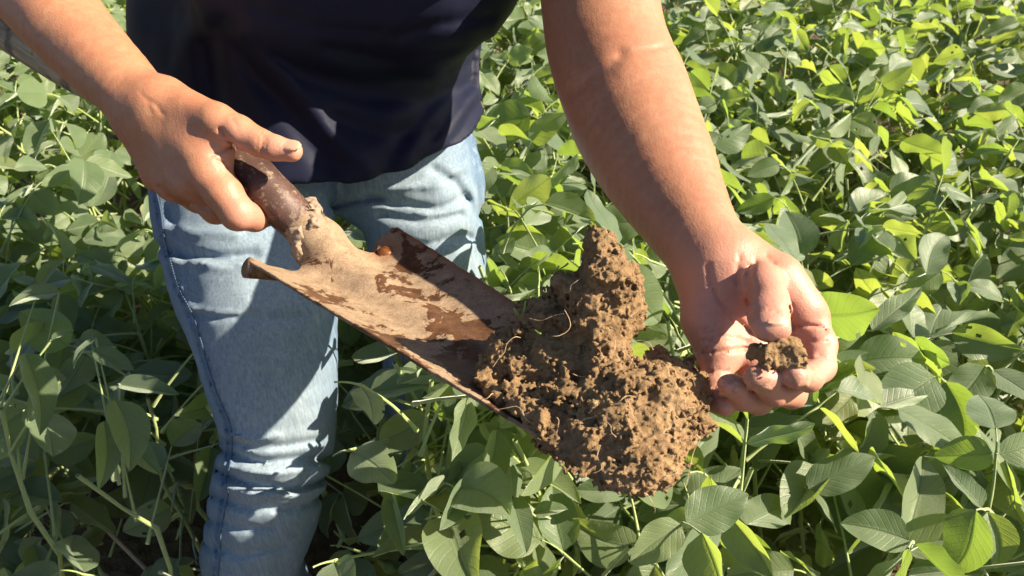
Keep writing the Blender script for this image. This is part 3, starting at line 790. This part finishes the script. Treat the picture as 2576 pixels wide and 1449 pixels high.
def make_clod():
    pts = np.array([p for c in clod_parts for p, r in c]); lo, hi = pts.min(0)-.045, pts.max(0)+.045
    root = empty('soil_clod', tuple(blade_pt(0, .8))); off = V3(root.location)
    prop(root, 'large crumbly brown clod of soil with a peak, heaped on the shovel blade', 'soil clod')
    V, Fq = surface_net(clod_f, lo, hi, .00095, .006, smooth=0)
    obj('clod_mass', mesh_data('clod_mass', V-off, Fq, smooth=False), SOIL, root)
    # crumbs clinging to it
    rg = np.random.default_rng(21)
    ico = np.array([(0, 0, 1), (.894, 0, .447), (.276, .851, .447), (-.724, .526, .447), (-.724, -.526, .447), (.276, -.851, .447), (.724, .526, -.447), (-.276, .851, -.447), (-.894, 0, -.447), (-.276, -.851, -.447), (.724, -.526, -.447), (0, 0, -1)])
    icf = np.array([(0, 1, 2), (0, 2, 3), (0, 3, 4), (0, 4, 5), (0, 5, 1), (1, 6, 2), (2, 7, 3), (3, 8, 4), (4, 9, 5), (5, 10, 1), (6, 7, 2), (7, 8, 3), (8, 9, 4), (9, 10, 5), (10, 6, 1), (11, 7, 6), (11, 8, 7), (11, 9, 8), (11, 10, 9), (11, 6, 10)])
    vs, fs = [], []
    for k, i in enumerate(rg.integers(0, len(V), 5000)):
        r = .0004+.0016*rg.random()**5
        vs.append(V[i]+ico*r*(.5+.9*rg.random((12, 1)))*(.6+.8*rg.random((1, 3)))); fs.append(icf+12*k)
    o = obj('loose_crumbs', mesh_data('loose_crumbs', np.concatenate(vs)-off, np.concatenate(fs), smooth=False), SOIL, root); o['kind'] = 'stuff'
    # fine roots hanging out of it
    spots = [(1310, 850), (1330, 800), (1420, 780), (1460, 700), (1500, 640), (1560, 640), (1610, 720), (1612, 800), (1640, 880), (1600, 900), (1560, 870), (1540, 850), (1480, 1040), (1400, 1050), (1350, 1070), (1440, 1060),
             (1750, 890), (1700, 930), (1730, 1000), (1660, 1000), (1600, 1000), (1550, 1100), (1620, 1240), (1700, 1180), (1745, 1090), (1510, 1120), (1330, 1090), (1240, 990), (1580, 960), (1490, 860), (1440, 940), (1690, 1060)]
    for (u, v) in spots:
        zs = np.linspace(.34, .54, 220); Q = np.stack([P(u, v, z) for z in zs]); d = clod_base(Q)
        k = int(np.argmax(d < .002)); p = Q[k] if d[k] < .002 else P(u, v, .45)
        dr = nrm(rg.normal(0, 1, 3)+V3((.2, -.2, -.1))); pts_ = [p]; L = .010+.022*rg.random()
        for s in range(7):
            dr = nrm(dr+rg.normal(0, .38, 3)+V3((0, -.10, -.06))); q = pts_[-1]+dr*L/7
            if float(clod_base(q[None])[0]) < 0: q = q+V3((0, -.002, .001))
            pts_.append(q)
        pts_ = spline(pts_, 2); tv, tf = tube(pts_, list(np.linspace(.00026, .00010, len(pts_))), 5)
        obj('root', mesh_data('root', np.array(tv)-off, tf), ROOT, root)
    gm = Mat('sprout_green'); gm.p(Base_Color=(.16, .26, .05), Roughness=.5)
    for (u, v, du, dv) in [(1392, 690, 14, -22), (1408, 676, 22, -14), (1375, 700, -10, -24), (1308, 800, -16, -26), (1316, 792, 6, -34), (1345, 830, 16, 10), (1465, 610, -26, 4)]:
        zs = np.linspace(.34, .56, 240); Q = np.stack([P(u, v, z) for z in zs]); d = clod_base(Q)
        k = int(np.argmin(np.abs(d))) if not (d < .001).any() else int(np.argmax(d < .001)); p = Q[k]
        q = P(u+du, v+dv, zs[k]-.006); tv, tf = tube(spline([p, (p+q)/2+V3((0, -.002, .001)), q], 4), list(np.linspace(.0004, .0007, 9)), 5)
        obj('sprout', mesh_data('sprout', np.array(tv)-off, tf), gm.m, root)
    return root
CLOD = make_clod()
tick('clod')
def make_crumb():
    cen = P(1951, 897, .4175); a = pic((1, -.06, .25)); b = pic((.1, 1, -.1)); c = np.cross(a, b); b = np.cross(c, a); ax = np.stack([a, b, c])
    hs = np.array((56, 37, 35))*.4175/F
    def f(Q):
        q = np.abs((Q-cen)@ax.T)-(hs-.003)
        d = np.linalg.norm(np.maximum(q, 0), axis=1)+np.minimum(q.max(1), 0)-.003
        return crumbly(Q, d+vnoise(Q, .012)*.002, .6)
    V, Fq = surface_net(f, cen-.03, cen+.03, .0007, .004, smooth=0)
    root = obj('soil_crumb', mesh_data('soil_crumb', V-cen, Fq), SOIL); root.location = cen
    prop(root, 'small dark block of soil pinched between thumb and fingers of the open hand', 'soil crumb')
    return root
make_crumb()
tick('crumb')

# a dry broken stem leaning in the bare alley at the lower left
def dry_stem():
    pts = [P(22, 1165, 1.0), P(45, 1190, 1.03), P(80, 1218, 1.06), P(120, 1236, 1.08), P(182, 1246, 1.10)]
    pts = spline(pts, 5); base = pts[-1]
    foot = V3((base[0]+.03, base[1]+.05, 0.0)); pts = pts+[base*.5+foot*.5, foot]
    tv, tf = tube(pts, list(np.linspace(.0018, .0034, len(pts))), 8)
    m = Mat('dry_stem'); n = m.noise(m.co(), 120, 3); m.p(Base_Color=m.mix(n, (.30, .24, .18), (.50, .43, .34)), Roughness=.8)
    o = obj('dry_stem', mesh_data('dry_stem', np.array(tv)-foot, tf), m.m); o.location = foot
    prop(o, 'pale dry bent plant stem in the dark gap at the lower left', 'dry stem')
dry_stem()
# ================================================================== soybean plants
def make_leaf_mat():
    m = Mat('soy_leaf'); uv = m.node('ShaderNodeUVMap').outputs[0]
    sx = m.node('ShaderNodeSeparateXYZ', i_Vector=uv); u, v = sx.outputs[0], sx.outputs[1]      # u along, v across -1..1 (stored 0..1)
    av = m.math('ABSOLUTE', m.math('SUBTRACT', m.math('MULTIPLY', v, 2.0), 1.0))
    rnd = m.node('ShaderNodeObjectInfo').outputs['Random']
    mid = m.ramp(av, [(0.0, 1.0), (0.035, 0.9), (0.09, 0.0)])
    ph = m.math('FRACT', m.math('MULTIPLY', m.math('SUBTRACT', u, m.math('MULTIPLY', av, 0.26)), 8.5))
    lat = m.ramp(m.math('ABSOLUTE', m.math('SUBTRACT', ph, 0.5)), [(0.0, 1.0), (0.05, 0.7), (0.14, 0.0)])
    vein = m.math('MAXIMUM', mid, m.math('MULTIPLY', lat, 0.22))
    co = m.node('ShaderNodeCombineXYZ'); m.l.new(u, co.inputs[0]); m.l.new(v, co.inputs[1]); m.set(co.inputs[2], m.math('MULTIPLY', rnd, 37.0))
    n1 = m.noise(co.outputs[0], 5, 4); n2 = m.noise(co.outputs[0], 45, 3)
    c = m.ramp(rnd, [(0.0, (0.040, 0.088, 0.030)), (0.35, (0.068, 0.125, 0.043)), (0.7, (0.100, 0.160, 0.056)), (0.95, (0.135, 0.188, 0.054)), (1.0, (0.23, 0.225, 0.06))])
    c = m.mix(m.math('MULTIPLY', n1, 0.75), c, (0.165, 0.205, 0.13))
    c = m.mix(m.math('MULTIPLY', vein, 0.45), c, (0.16, 0.22, 0.09))
    bl = m.ramp(n2, [(0.70, 0.0), (0.78, 0.55)])
    c = m.mix(m.math('MULTIPLY', bl, m.ramp(m.noise(co.outputs[0], 2, 2), [(0.5, 0.0), (0.65, 1.0)])), c, (0.20, 0.15, 0.05))
    back = m.node('ShaderNodeNewGeometry').outputs['Backfacing']
    c = m.mix(m.math('MULTIPLY', back, 0.6), c, (0.13, 0.19, 0.085))
    h = m.math('ADD', m.math('MULTIPLY', vein, -0.8), m.math('MULTIPLY', n2, 0.35))
    nrml = m.bump(h, 0.5, 0.0020)
    m.p(Base_Color=c, Roughness=m.math('ADD', 0.34, m.math('MULTIPLY', n2, 0.2)), Specular_IOR_Level=0.65, Sheen_Weight=1.0, Sheen_Roughness=0.5, Normal=nrml)
    m.b.inputs['Sheen Tint'].default_value = (0.85, 0.95, 0.80, 1)
    tr = m.node('ShaderNodeBsdfTranslucent', i_Normal=nrml)
    tc = m.mix(rnd, (0.26, 0.40, 0.045), (0.47, 0.56, 0.075)); tc = m.mix(m.math('MULTIPLY', vein, 0.5), tc, (0.14, 0.24, 0.02)); m.l.new(tc, tr.inputs['Color'])
    mx = m.node('ShaderNodeMixShader', i_Fac=0.45); m.l.new(m.b.outputs[0], mx.inputs[1]); m.l.new(tr.outputs[0], mx.inputs[2])
    m.l.new(mx.outputs[0], m.out.inputs['Surface'])
    return m.m
def make_stem_mat(name, a, b):
    m = Mat(name); n = m.noise(m.co(), 90, 3)
    m.p(Base_Color=m.mix(n, a, b), Roughness=0.55, Sheen_Weight=0.8, Sheen_Roughness=0.4, Subsurface_Weight=0.0); return m.m
LEAF = make_leaf_mat(); STALK = make_stem_mat('soy_stalk', (0.20, 0.28, 0.07), (0.34, 0.40, 0.15)); PODM = make_stem_mat('soy_pod', (0.22, 0.28, 0.07), (0.42, 0.42, 0.16))

def leaf_mesh(k, nx=13, ny=5):
    rg = np.random.default_rng(100+k)
    wid = rg.uniform(.25, .33); fold = R(rg.uniform(4, 34)); droop = rg.uniform(-.1, .75); tw = rg.normal(0, .35); rip = rg.uniform(.008, .03); ph = rg.uniform(0, 6, 4); skew = rg.normal(0, .04); cup = rg.normal(0, .25)
    verts, uvs = [], []
    for i in range(nx+1):
        t = i/nx; s = t
        half = wid*(math.sin(math.pi*min(1, s**.76))**.66)*(1-.14*s)*1.06 if 0 < s < 1 else 0.0
        if i == 0: half = .018
        if i == nx: half = .004
        ang = -droop*t*t*.9; x = (t-.16*droop*t**3); z = -droop*.40*t*t+.05*math.sin(t*5+ph[0])*.4
        for j in range(-ny, ny+1):
            v = j/ny; f = fold+cup*abs(v)*.5
            y = half*v*math.cos(f)+skew*math.sin(t*3.1)
            zz = z+half*abs(v)*math.sin(f)+rip*abs(v)**1.5*math.sin(t*14+ph[1]+(2 if v > 0 else 0))*min(1, 4*t*(1-t)+.2)-.012*math.exp(-(v*5)**2)
            a = tw*t*t; y, zz = y*math.cos(a)-(zz-z)*math.sin(a), z+(zz-z)*math.cos(a)+y*math.sin(a)
            verts.append((x, y, zz)); uvs.append((t, v*.5+.5))
    n1 = 2*ny+1; i, j = np.meshgrid(np.arange(nx), np.arange(2*ny), indexing='ij'); a = (i*n1+j).ravel()
    f = np.stack([a, a+n1, a+n1+1, a+1], 1)
    if k % 6 == 1: f = np.delete(f, rg.choice(len(f), 2, replace=False), 0)      # eaten by insects
    me = mesh_data('leaf', verts, f); ul = me.uv_layers.new(name='UVMap'); uvs = np.array(uvs, np.float32)
    li = np.empty(len(me.loops), np.int32); me.loops.foreach_get('vertex_index', li); ul.data.foreach_set('uv', uvs[li].ravel())
    me.materials.append(LEAF); return me
LEAVES = [leaf_mesh(k) for k in range(24)]
LEAVES_FLAT = [0, 1, 2]
def stalk_mesh(k, name):
    rg = np.random.default_rng(300+k); b = rg.uniform(.02, .10); s = rg.normal(0, .03)
    pts = [(t, s*math.sin(t*3.1), b*math.sin(t*math.pi)) for t in np.linspace(0, 1, 7)]
    # radius is in units of the y/z scale
    verts, faces = [], []
    for q, (x, y, z) in enumerate(pts):
        r = 1.0-.38*q/6+(.5 if q == 0 else 0)+(.25 if q == 6 else 0)
        for a in range(6): verts.append((x, y*25+r*math.cos(a*math.pi/3), z*25+r*math.sin(a*math.pi/3)))
    for q in range(6):
        for a in range(6): faces.append((q*6+a, q*6+(a+1) % 6, q*6+6+(a+1) % 6, q*6+6+a))
    me = mesh_data(name, verts, faces); me.materials.append(STALK); return me
STALKS = [stalk_mesh(k, 'leaf_stalk') for k in range(6)]
def stem_mesh(k):
    rg = np.random.default_rng(500+k); n = 9; verts, faces = [], []; dx = rg.normal(0, .012, (n+1, 2)); dx[0] = 0
    for q in range(n+1):
        r = .0038*(1-.55*q/n)+(.0007 if q % 2 else 0)
        for a in range(7): verts.append((dx[q, 0]+r*math.cos(a*2*math.pi/7), dx[q, 1]+r*math.sin(a*2*math.pi/7), q/n))
    for q in range(n):
        for a in range(7): faces.append((q*7+a, q*7+(a+1) % 7, q*7+7+(a+1) % 7, q*7+7+a))
    me = mesh_data('stem', verts, faces); me.materials.append(STALK); return me
STEMS = [stem_mesh(k) for k in range(6)]
def pod_mesh(k):
    rg = np.random.default_rng(700+k); n = 14; verts, faces = [], []; bend = rg.uniform(.1, .35)
    for q in range(n+1):
        t = q/n; r = .105*math.sin(math.pi*min(1, max(.02, t)**.8))**.55*(1+.16*math.cos(t*18.8))+.004
        for a in range(8):
            an = a*math.pi/4; verts.append((t, r*math.cos(an), bend*t*t*.6+r*.52*math.sin(an)))
    for q in range(n):
        for a in range(8): faces.append((q*8+a, q*8+(a+1) % 8, q*8+8+(a+1) % 8, q*8+8+a))
    me = mesh_data('pod', verts, faces); me.materials.append(PODM); return me
PODS = [pod_mesh(k) for k in range(3)]

def frame(d, up):
    d = nrm(d); y = nrm(np.cross(up, d)); z = np.cross(d, y); return d, y, z
def mat_from(o, x, y, z, sx, sy, sz):
    return Matrix(((x[0]*sx, y[0]*sy, z[0]*sz, o[0]), (x[1]*sx, y[1]*sy, z[1]*sz, o[1]), (x[2]*sx, y[2]*sy, z[2]*sz, o[2]), (0, 0, 0, 1)))
def child(name, me, parent, M):
    o = bpy.data.objects.new(name, me); COL.objects.link(o); o.parent = parent; o.matrix_local = M; return o

# leaf sample points are kept out of the person's clothes, and off the lines of sight to what stands in front of the plants
LEG_VIEW = [(395, 520), (430, 700), (490, 850), (530, 980), (560, 1090), (540, 1200), (512, 1320), (500, 1480), (790, 1480), (830, 1300), (845, 1150), (850, 950), (850, 700), (845, 540), (910, 545), (1000, 700), (1160, 690), (1165, 560), (1222, 540), (1215, 280), (380, 300)]
def inside(poly, u, v):
    r = False; j = len(poly)-1
    for i in range(len(poly)):
        (xi, yi), (xj, yj) = poly[i], poly[j]
        if (yi > v) != (yj > v) and u < (xj-xi)*(v-yi)/(yj-yi)+xi: r = not r
        j = i
    return r
def blocked(pts):
    pts = np.asarray(pts)
    if (pts[:, 2] < 0.01).any(): return True
    near = (pts[:, 0] > -.52) & (pts[:, 0] < .1) & (pts[:, 1] > .38) & (pts[:, 1] < 1.2)
    if near.any() and (jeans_core(pts[near]) < .012).any(): return True
    us, vs, zs = proj(pts)
    if (zs < .42).any(): return True
    for u, v, z in zip(us, vs, zs):
        lim = .84 if v < 900 else .84+(v-900)*.0003
        if u > 890: lim = .95
        if z < lim and inside(LEG_VIEW, u, v): return True
    return False
prg = np.random.default_rng(42)
N_OBJ = [0]
SUNV = np.array(SUN)
def add_leaf(root, base, o, d, nup, L, mi=None, force=False):
    x, y, z = frame(d, nup); me = LEAVES[prg.integers(len(LEAVES)) if mi is None else mi]
    w = L*prg.uniform(1.0, 1.30)
    smp = [o+x*L*t+y*w*.3*s+z*(-.25*L*t*t if t > .5 else 0) for t in (.15, .5, .95) for s in (-1, 0, 1)]
    if not force and blocked(smp): return False
    child('leaf', me, root, mat_from(o-base, x, y, z, L, w, L)); N_OBJ[0] += 1; return True
def add_stalk(root, base, a, b, r=.0019):
    d = b-a; L = np.linalg.norm(d); x, y, z = frame(d, V3((0, 0, 1)) if abs(d[2]/L) < .98 else V3((1, 0, 0)))
    child('leaf_stalk', STALKS[prg.integers(6)], root, mat_from(a-base, x, y, z, L, r, r)); N_OBJ[0] += 1
def trifoliate(root, base, node, az, el, Ls, L, tilt):
    """a stalk with three leaflets"""
    d = V3((math.cos(az)*math.cos(el), math.sin(az)*math.cos(el), math.sin(el))); tip = node+d*Ls
    if blocked([node+d*Ls*t for t in (.4, .7, 1)]): return 0
    out = V3((math.cos(az), math.sin(az), 0)); side = V3((-math.sin(az), math.cos(az), 0)); ok = 0
    sw = V3((SUNV[0], SUNV[1], 0))
    def nup():
        if prg.random() < .62: return nrm(V3((0, 0, .8))+prg.normal(0, tilt*.6, 3)+sw*prg.uniform(.35, 1.25))
        return nrm(V3((0, 0, 1))+prg.normal(0, tilt, 3)+sw*prg.uniform(-.8, .2))
    pet = tip+nrm(out*.8+V3((0, 0, .5)))*.026
    ok += add_leaf(root, base, pet, nrm(out+V3((0, 0, prg.normal(-.25, .55)))+side*prg.normal(0, .25)), nup(), L*1.08)
    for s in (-1, 1):
        ok += add_leaf(root, base, tip+side*s*.003, nrm(out*prg.uniform(.1, .5)+side*s+V3((0, 0, prg.normal(-.25, .55)))), nup(), L*prg.uniform(.85, 1.02))
    if ok: add_stalk(root, base, node, tip); add_stalk(root, base, tip, pet, .0011)
    return ok
def plant(x, y, h, nodes, label, group, tilt=.42, pods=0, size=1.0, low=.35):
    base = V3((x, y, 0)); root = empty('soybean_plant', (x, y, 0)); prop(root, label, 'soybean plant', group)
    lean = prg.normal(0, .05, 2); tot = 0
    top = V3((x+lean[0]*h, y+lean[1]*h, h))
    child('stem', STEMS[prg.integers(6)], root, Matrix(((1, 0, lean[0]*h, 0), (0, 1, lean[1]*h, 0), (0, 0, h, 0), (0, 0, 0, 1))))
    az = prg.uniform(0, 6.28)
    for k in range(nodes):
        t = low+(1-low)*(k/max(1, nodes-1))**.8; node = base+(top-base)*t
        az += math.pi+prg.normal(0, .6); young = max(0, (k-(nodes-3))/3)
        Ls = prg.uniform(.08, .17)*(1-.55*young)*size; L = prg.uniform(.056, .090)*(1-.32*young)*size
        tot += trifoliate(root, base, node, az, R(prg.uniform(22, 62)+10*young), Ls, L, tilt)
        if pods and k < nodes-1 and prg.random() < .33:
            for q in range(prg.integers(1, pods+1)):
                pa = prg.uniform(0, 6.28); d = nrm((math.cos(pa), math.sin(pa), prg.uniform(-1.2, .5))); X, Y, Z = frame(d, nrm(prg.normal(0, 1, 3))); Lp = prg.uniform(.032, .048)
                if blocked([node, node+d*Lp]): continue
                child('pod', PODS[prg.integers(3)], root, mat_from(node-base+d*.004, X, Y, Z, Lp, Lp, Lp)); N_OBJ[0] += 1
    return root, tot

# ---- where the plants stand: filled until the canopy closes
def zone(x, y):
    u, v, z = proj(V3((x, y, .58))); 
    return float(u), float(v), float(z)
def label_for(u, v, z):
    """(label, group) of the part of the field a plant stands in"""
    if v < 40 or u < -60 or u > 2640:
        side = 'left' if u < 600 else ('middle' if u < 1350 else 'right')
        return ('soybean plant far back in the %s field' % side, 'far soybean plants, %s' % side)
    if v > 1449: return ('low soybean plant at the very bottom edge', 'plants at the bottom edge')
    if u < 420:
        if v < 330: return ('soybean plant behind the wooden pole and forearm at left', 'plants behind the left forearm')
        if v < 620: return ('soybean plant with pale leaves left of the gripping hand', 'plants left of the gripping hand')
        return ('shaded soybean plant at the dark lower left', 'plants in the shade at lower left')
    if u < 860: return ('soybean plant close behind the near leg', 'plants close behind the near leg')
    if u < 1280:
        if v < 700: return ('soybean plant behind the person, right of the shirt', 'plants behind the person')
        return ('soybean plant between the near leg and the clod', 'plants between leg and clod')
    if u < 1780:
        if v < 330: return ('soybean plant seen left of the bare elbow', 'plants left of the elbow')
        if v < 760: return ('soybean plant behind the clod and forearm', 'plants behind clod and forearm')
        return ('soybean plant under the soil clod', 'plants under the clod')
    if v < 180: return ('small-leaved soybean plant in the back rows at upper right', 'back row plants at upper right')
    if v < 330: return ('soybean plant in the middle rows right of the elbow', 'middle row plants right of the elbow')
    if v < 560: return ('soybean plant in the rows right of the forearm', 'plants right of the forearm')
    if v < 850: return ('soybean plant beside and beyond the open hand', 'plants beside the open hand')
    return ('large-leaved soybean plant below the open hand', 'plants below the open hand')
def sow():
    pts = []; tries = 0
    while tries < 14000 and len(pts) < 284:
        tries += 1
        y = .30+prg.random()**1.0*2.4; x = prg.uniform(-1, 1)*(.42+.62*y)
        if x < -.16 and y < .70-.25*max(0, -x-.75): continue                   # the bare alley at the near left
        if -.45 < x < -.19 and y < .82: continue                                # where the person stands
        if x > -.2 and y < .36: continue
        md = .096 if y < 1.5 else .108
        if -.2 < x < .06 and y < .80: continue
        if any((x-a)**2+(y-b)**2 < md*md for a, b in pts): continue
        pts.append((x, y))
    return pts
# single plants whose leaves stand out: leaves given as base (u, v, z), tip (u, v, z), facing in picture axes
def feature(x, y, h, label, leaves):
    base = V3((x, y, 0)); root = empty('soybean_plant', (x, y, 0)); prop(root, label, 'soybean plant', 'soybean plants that stand out near the front')
    child('stem', STEMS[prg.integers(6)], root, Matrix(((1, 0, 0, 0), (0, 1, 0, 0), (0, 0, h, 0), (0, 0, 0, 1))))
    for (b_, t_, face, wf) in leaves:
        o = P(*b_); tip = P(*t_); L = np.linalg.norm(tip-o)*1.04; X, Y, Z = frame(tip-o, pic(face))
        me = LEAVES[min(range(len(LEAVES)), key=lambda q: abs((q*7+int(b_[0])) % 18-4))]
        child('leaf', me, root, mat_from(o-base, X, Y, Z, L, L*wf, L*.8)); N_OBJ[0] += 1
        n0 = base+V3((0, 0, h*prg.uniform(.82, 1.0)))
        add_stalk(root, base, n0, o, .0014)
    az = prg.uniform(0, 6.28)
    for k in range(7):
        az += math.pi+prg.normal(0, .6)
        trifoliate(root, base, base+V3((0, 0, h*(.3+.09*k))), az, R(prg.uniform(20, 50)), prg.uniform(.08, .15), prg.uniform(.055, .085), .8)
UPL, SUNW, BACK = (.2, -.6, -.7), (.55, -.55, -.6), (-.45, -.55, -.7)
feature(.49, .62, .50, 'plant with the broad bright yellow-green leaf at the lower right corner', [((2262, 1372, .70), (2492, 1332, .68), BACK, .95), ((2280, 1365, .72), (2325, 1150, .80), UPL, .62), ((2300, 1400, .74), (2470, 1460, .70), SUNW, .8), ((2455, 1270, .78), (2390, 1060, .84), SUNW, .6)])
feature(.36, .62, .50, 'plant with a single glowing green leaf below the open hand', [((2030, 1225, .78), (2200, 1142, .77), BACK, .85), ((2055, 1240, .79), (2110, 1340, .76), SUNW, .75), ((1860, 1075, .86), (2030, 1050, .84), SUNW, .8)])
feature(.40, .86, .55, 'plant with a long pale green leaf reaching up right of the fingers', [((1985, 1000, .88), (2178, 892, .88), UPL, .85), ((2195, 832, .95), (2318, 708, .96), BACK, .7), ((2330, 690, 1.0), (2400, 570, 1.03), UPL, 1.0), ((2190, 985, .9), (2300, 1060, .87), SUNW, .8)])
feature(.06, .52, .50, 'plant with a large pale leaf hanging under the soil clod', [((1250, 1082, .74), (1205, 1246, .70), SUNW, .95), ((1290, 1250, .70), (1325, 1385, .66), UPL, .8), ((1175, 1215, .73), (1108, 1330, .68), SUNW, .85), ((1345, 1290, .72), (1428, 1275, .71), BACK, .9), ((1300, 1170, .74), (1460, 1260, .70), SUNW, .8)])
feature(-.01, .66, .56, 'plant with leaves spread between the jeans and the blade', [((930, 985, .82), (1100, 960, .80), SUNW, .9), ((1000, 1005, .80), (860, 1010, .82), UPL, .75), ((950, 1210, .76), (1110, 1240, .74), UPL, .8), ((985, 1240, .75), (1000, 1400, .71), BACK, .6)])
feature(-.05, .86, .66, 'plant with small oval leaves peeking out beside the far hip', [((1240, 655, .98), (1292, 600, .97), BACK, 1.1), ((1160, 560, .93), (1200, 680, .90), SUNW, .8), ((1210, 690, .93), (1130, 780, .90), UPL, .8), ((1250, 640, .95), (1330, 720, .93), SUNW, .7), ((1100, 700, .9), (1180, 760, .88), UPL, .8)])
feature(-.42, .53, .60, 'plant with sunlit hanging leaves left of the near knee', [((290, 1008, .765), (325, 1178, .735), SUNW, .85), ((262, 1060, .77), (255, 1230, .735), SUNW, .75), ((300, 965, .78), (445, 990, .77), UPL, .6), ((235, 880, .80), (332, 930, .79), BACK, .7), ((240, 850, .80), (170, 918, .78), BACK, .6), ((300, 1090, .78), (400, 1190, .76), UPL, .7)])
feature(-.56, .57, .62, 'plant with pale folded leaves at the left edge of the photo', [((62, 890, .80), (110, 1085, .76), SUNW, .7), ((150, 735, .85), (5, 755, .84), BACK, .7), ((130, 855, .82), (185, 830, .82), UPL, .7), ((100, 720, .88), (160, 640, .9), UPL, .8), ((150, 960, .82), (60, 1060, .8), UPL, .8)])
TALL = [(-.105, .615), (-.04, .66), (-.09, .555), (.02, .60), (-.125, .69), (-.03, .76), (.03, .50)]
ORD = ['first', 'second', 'third', 'fourth', 'fifth', 'sixth', 'seventh', 'eighth', 'ninth', 'tenth', 'eleventh', 'twelfth', 'thirteenth', 'fourteenth', 'fifteenth', 'sixteenth', 'seventeenth', 'eighteenth']
spots = [(x, y)+zone(x, y) for (x, y) in TALL+sow()]
byzone = {}
for sp_ in spots: byzone.setdefault(label_for(*sp_[2:]), []).append(sp_)
ROW = ['nearest row', 'second row', 'third row', 'fourth row', 'fifth row', 'sixth row']
for (lab, grp), members in byzone.items():
    members.sort(key=lambda q: q[4]); nrow = math.ceil(len(members)/12); per = math.ceil(len(members)/nrow)
    rows = [sorted(members[i:i+per], key=lambda q: q[2]) for i in range(0, len(members), per)]
    for r_, k, (x, y, u, v, z) in [(r_, k, m_) for r_, row in enumerate(rows) for k, m_ in enumerate(row)]:
        lb = '%s from the left%s, %s' % (ORD[k], '' if nrow == 1 else ', '+ROW[r_], lab)
        near = y < 1.5; left = x < -.3 and y < 1.25
        h = prg.uniform(.47, .60)*(0.86 if left else 1)
        if -.12 < x < .32 and .66 < y < 1.25: h = prg.uniform(.60, .68)
        if (x, y) in TALL: h = prg.uniform(.64, .72)
        plant(x, y, h, prg.integers(12, 16) if near else prg.integers(11, 13), lb, grp, tilt=.80, pods=3 if y < 1.9 else 0, low=.25 if near else .45)
print('PLANT OBJECTS', N_OBJ[0])
tick('plants')
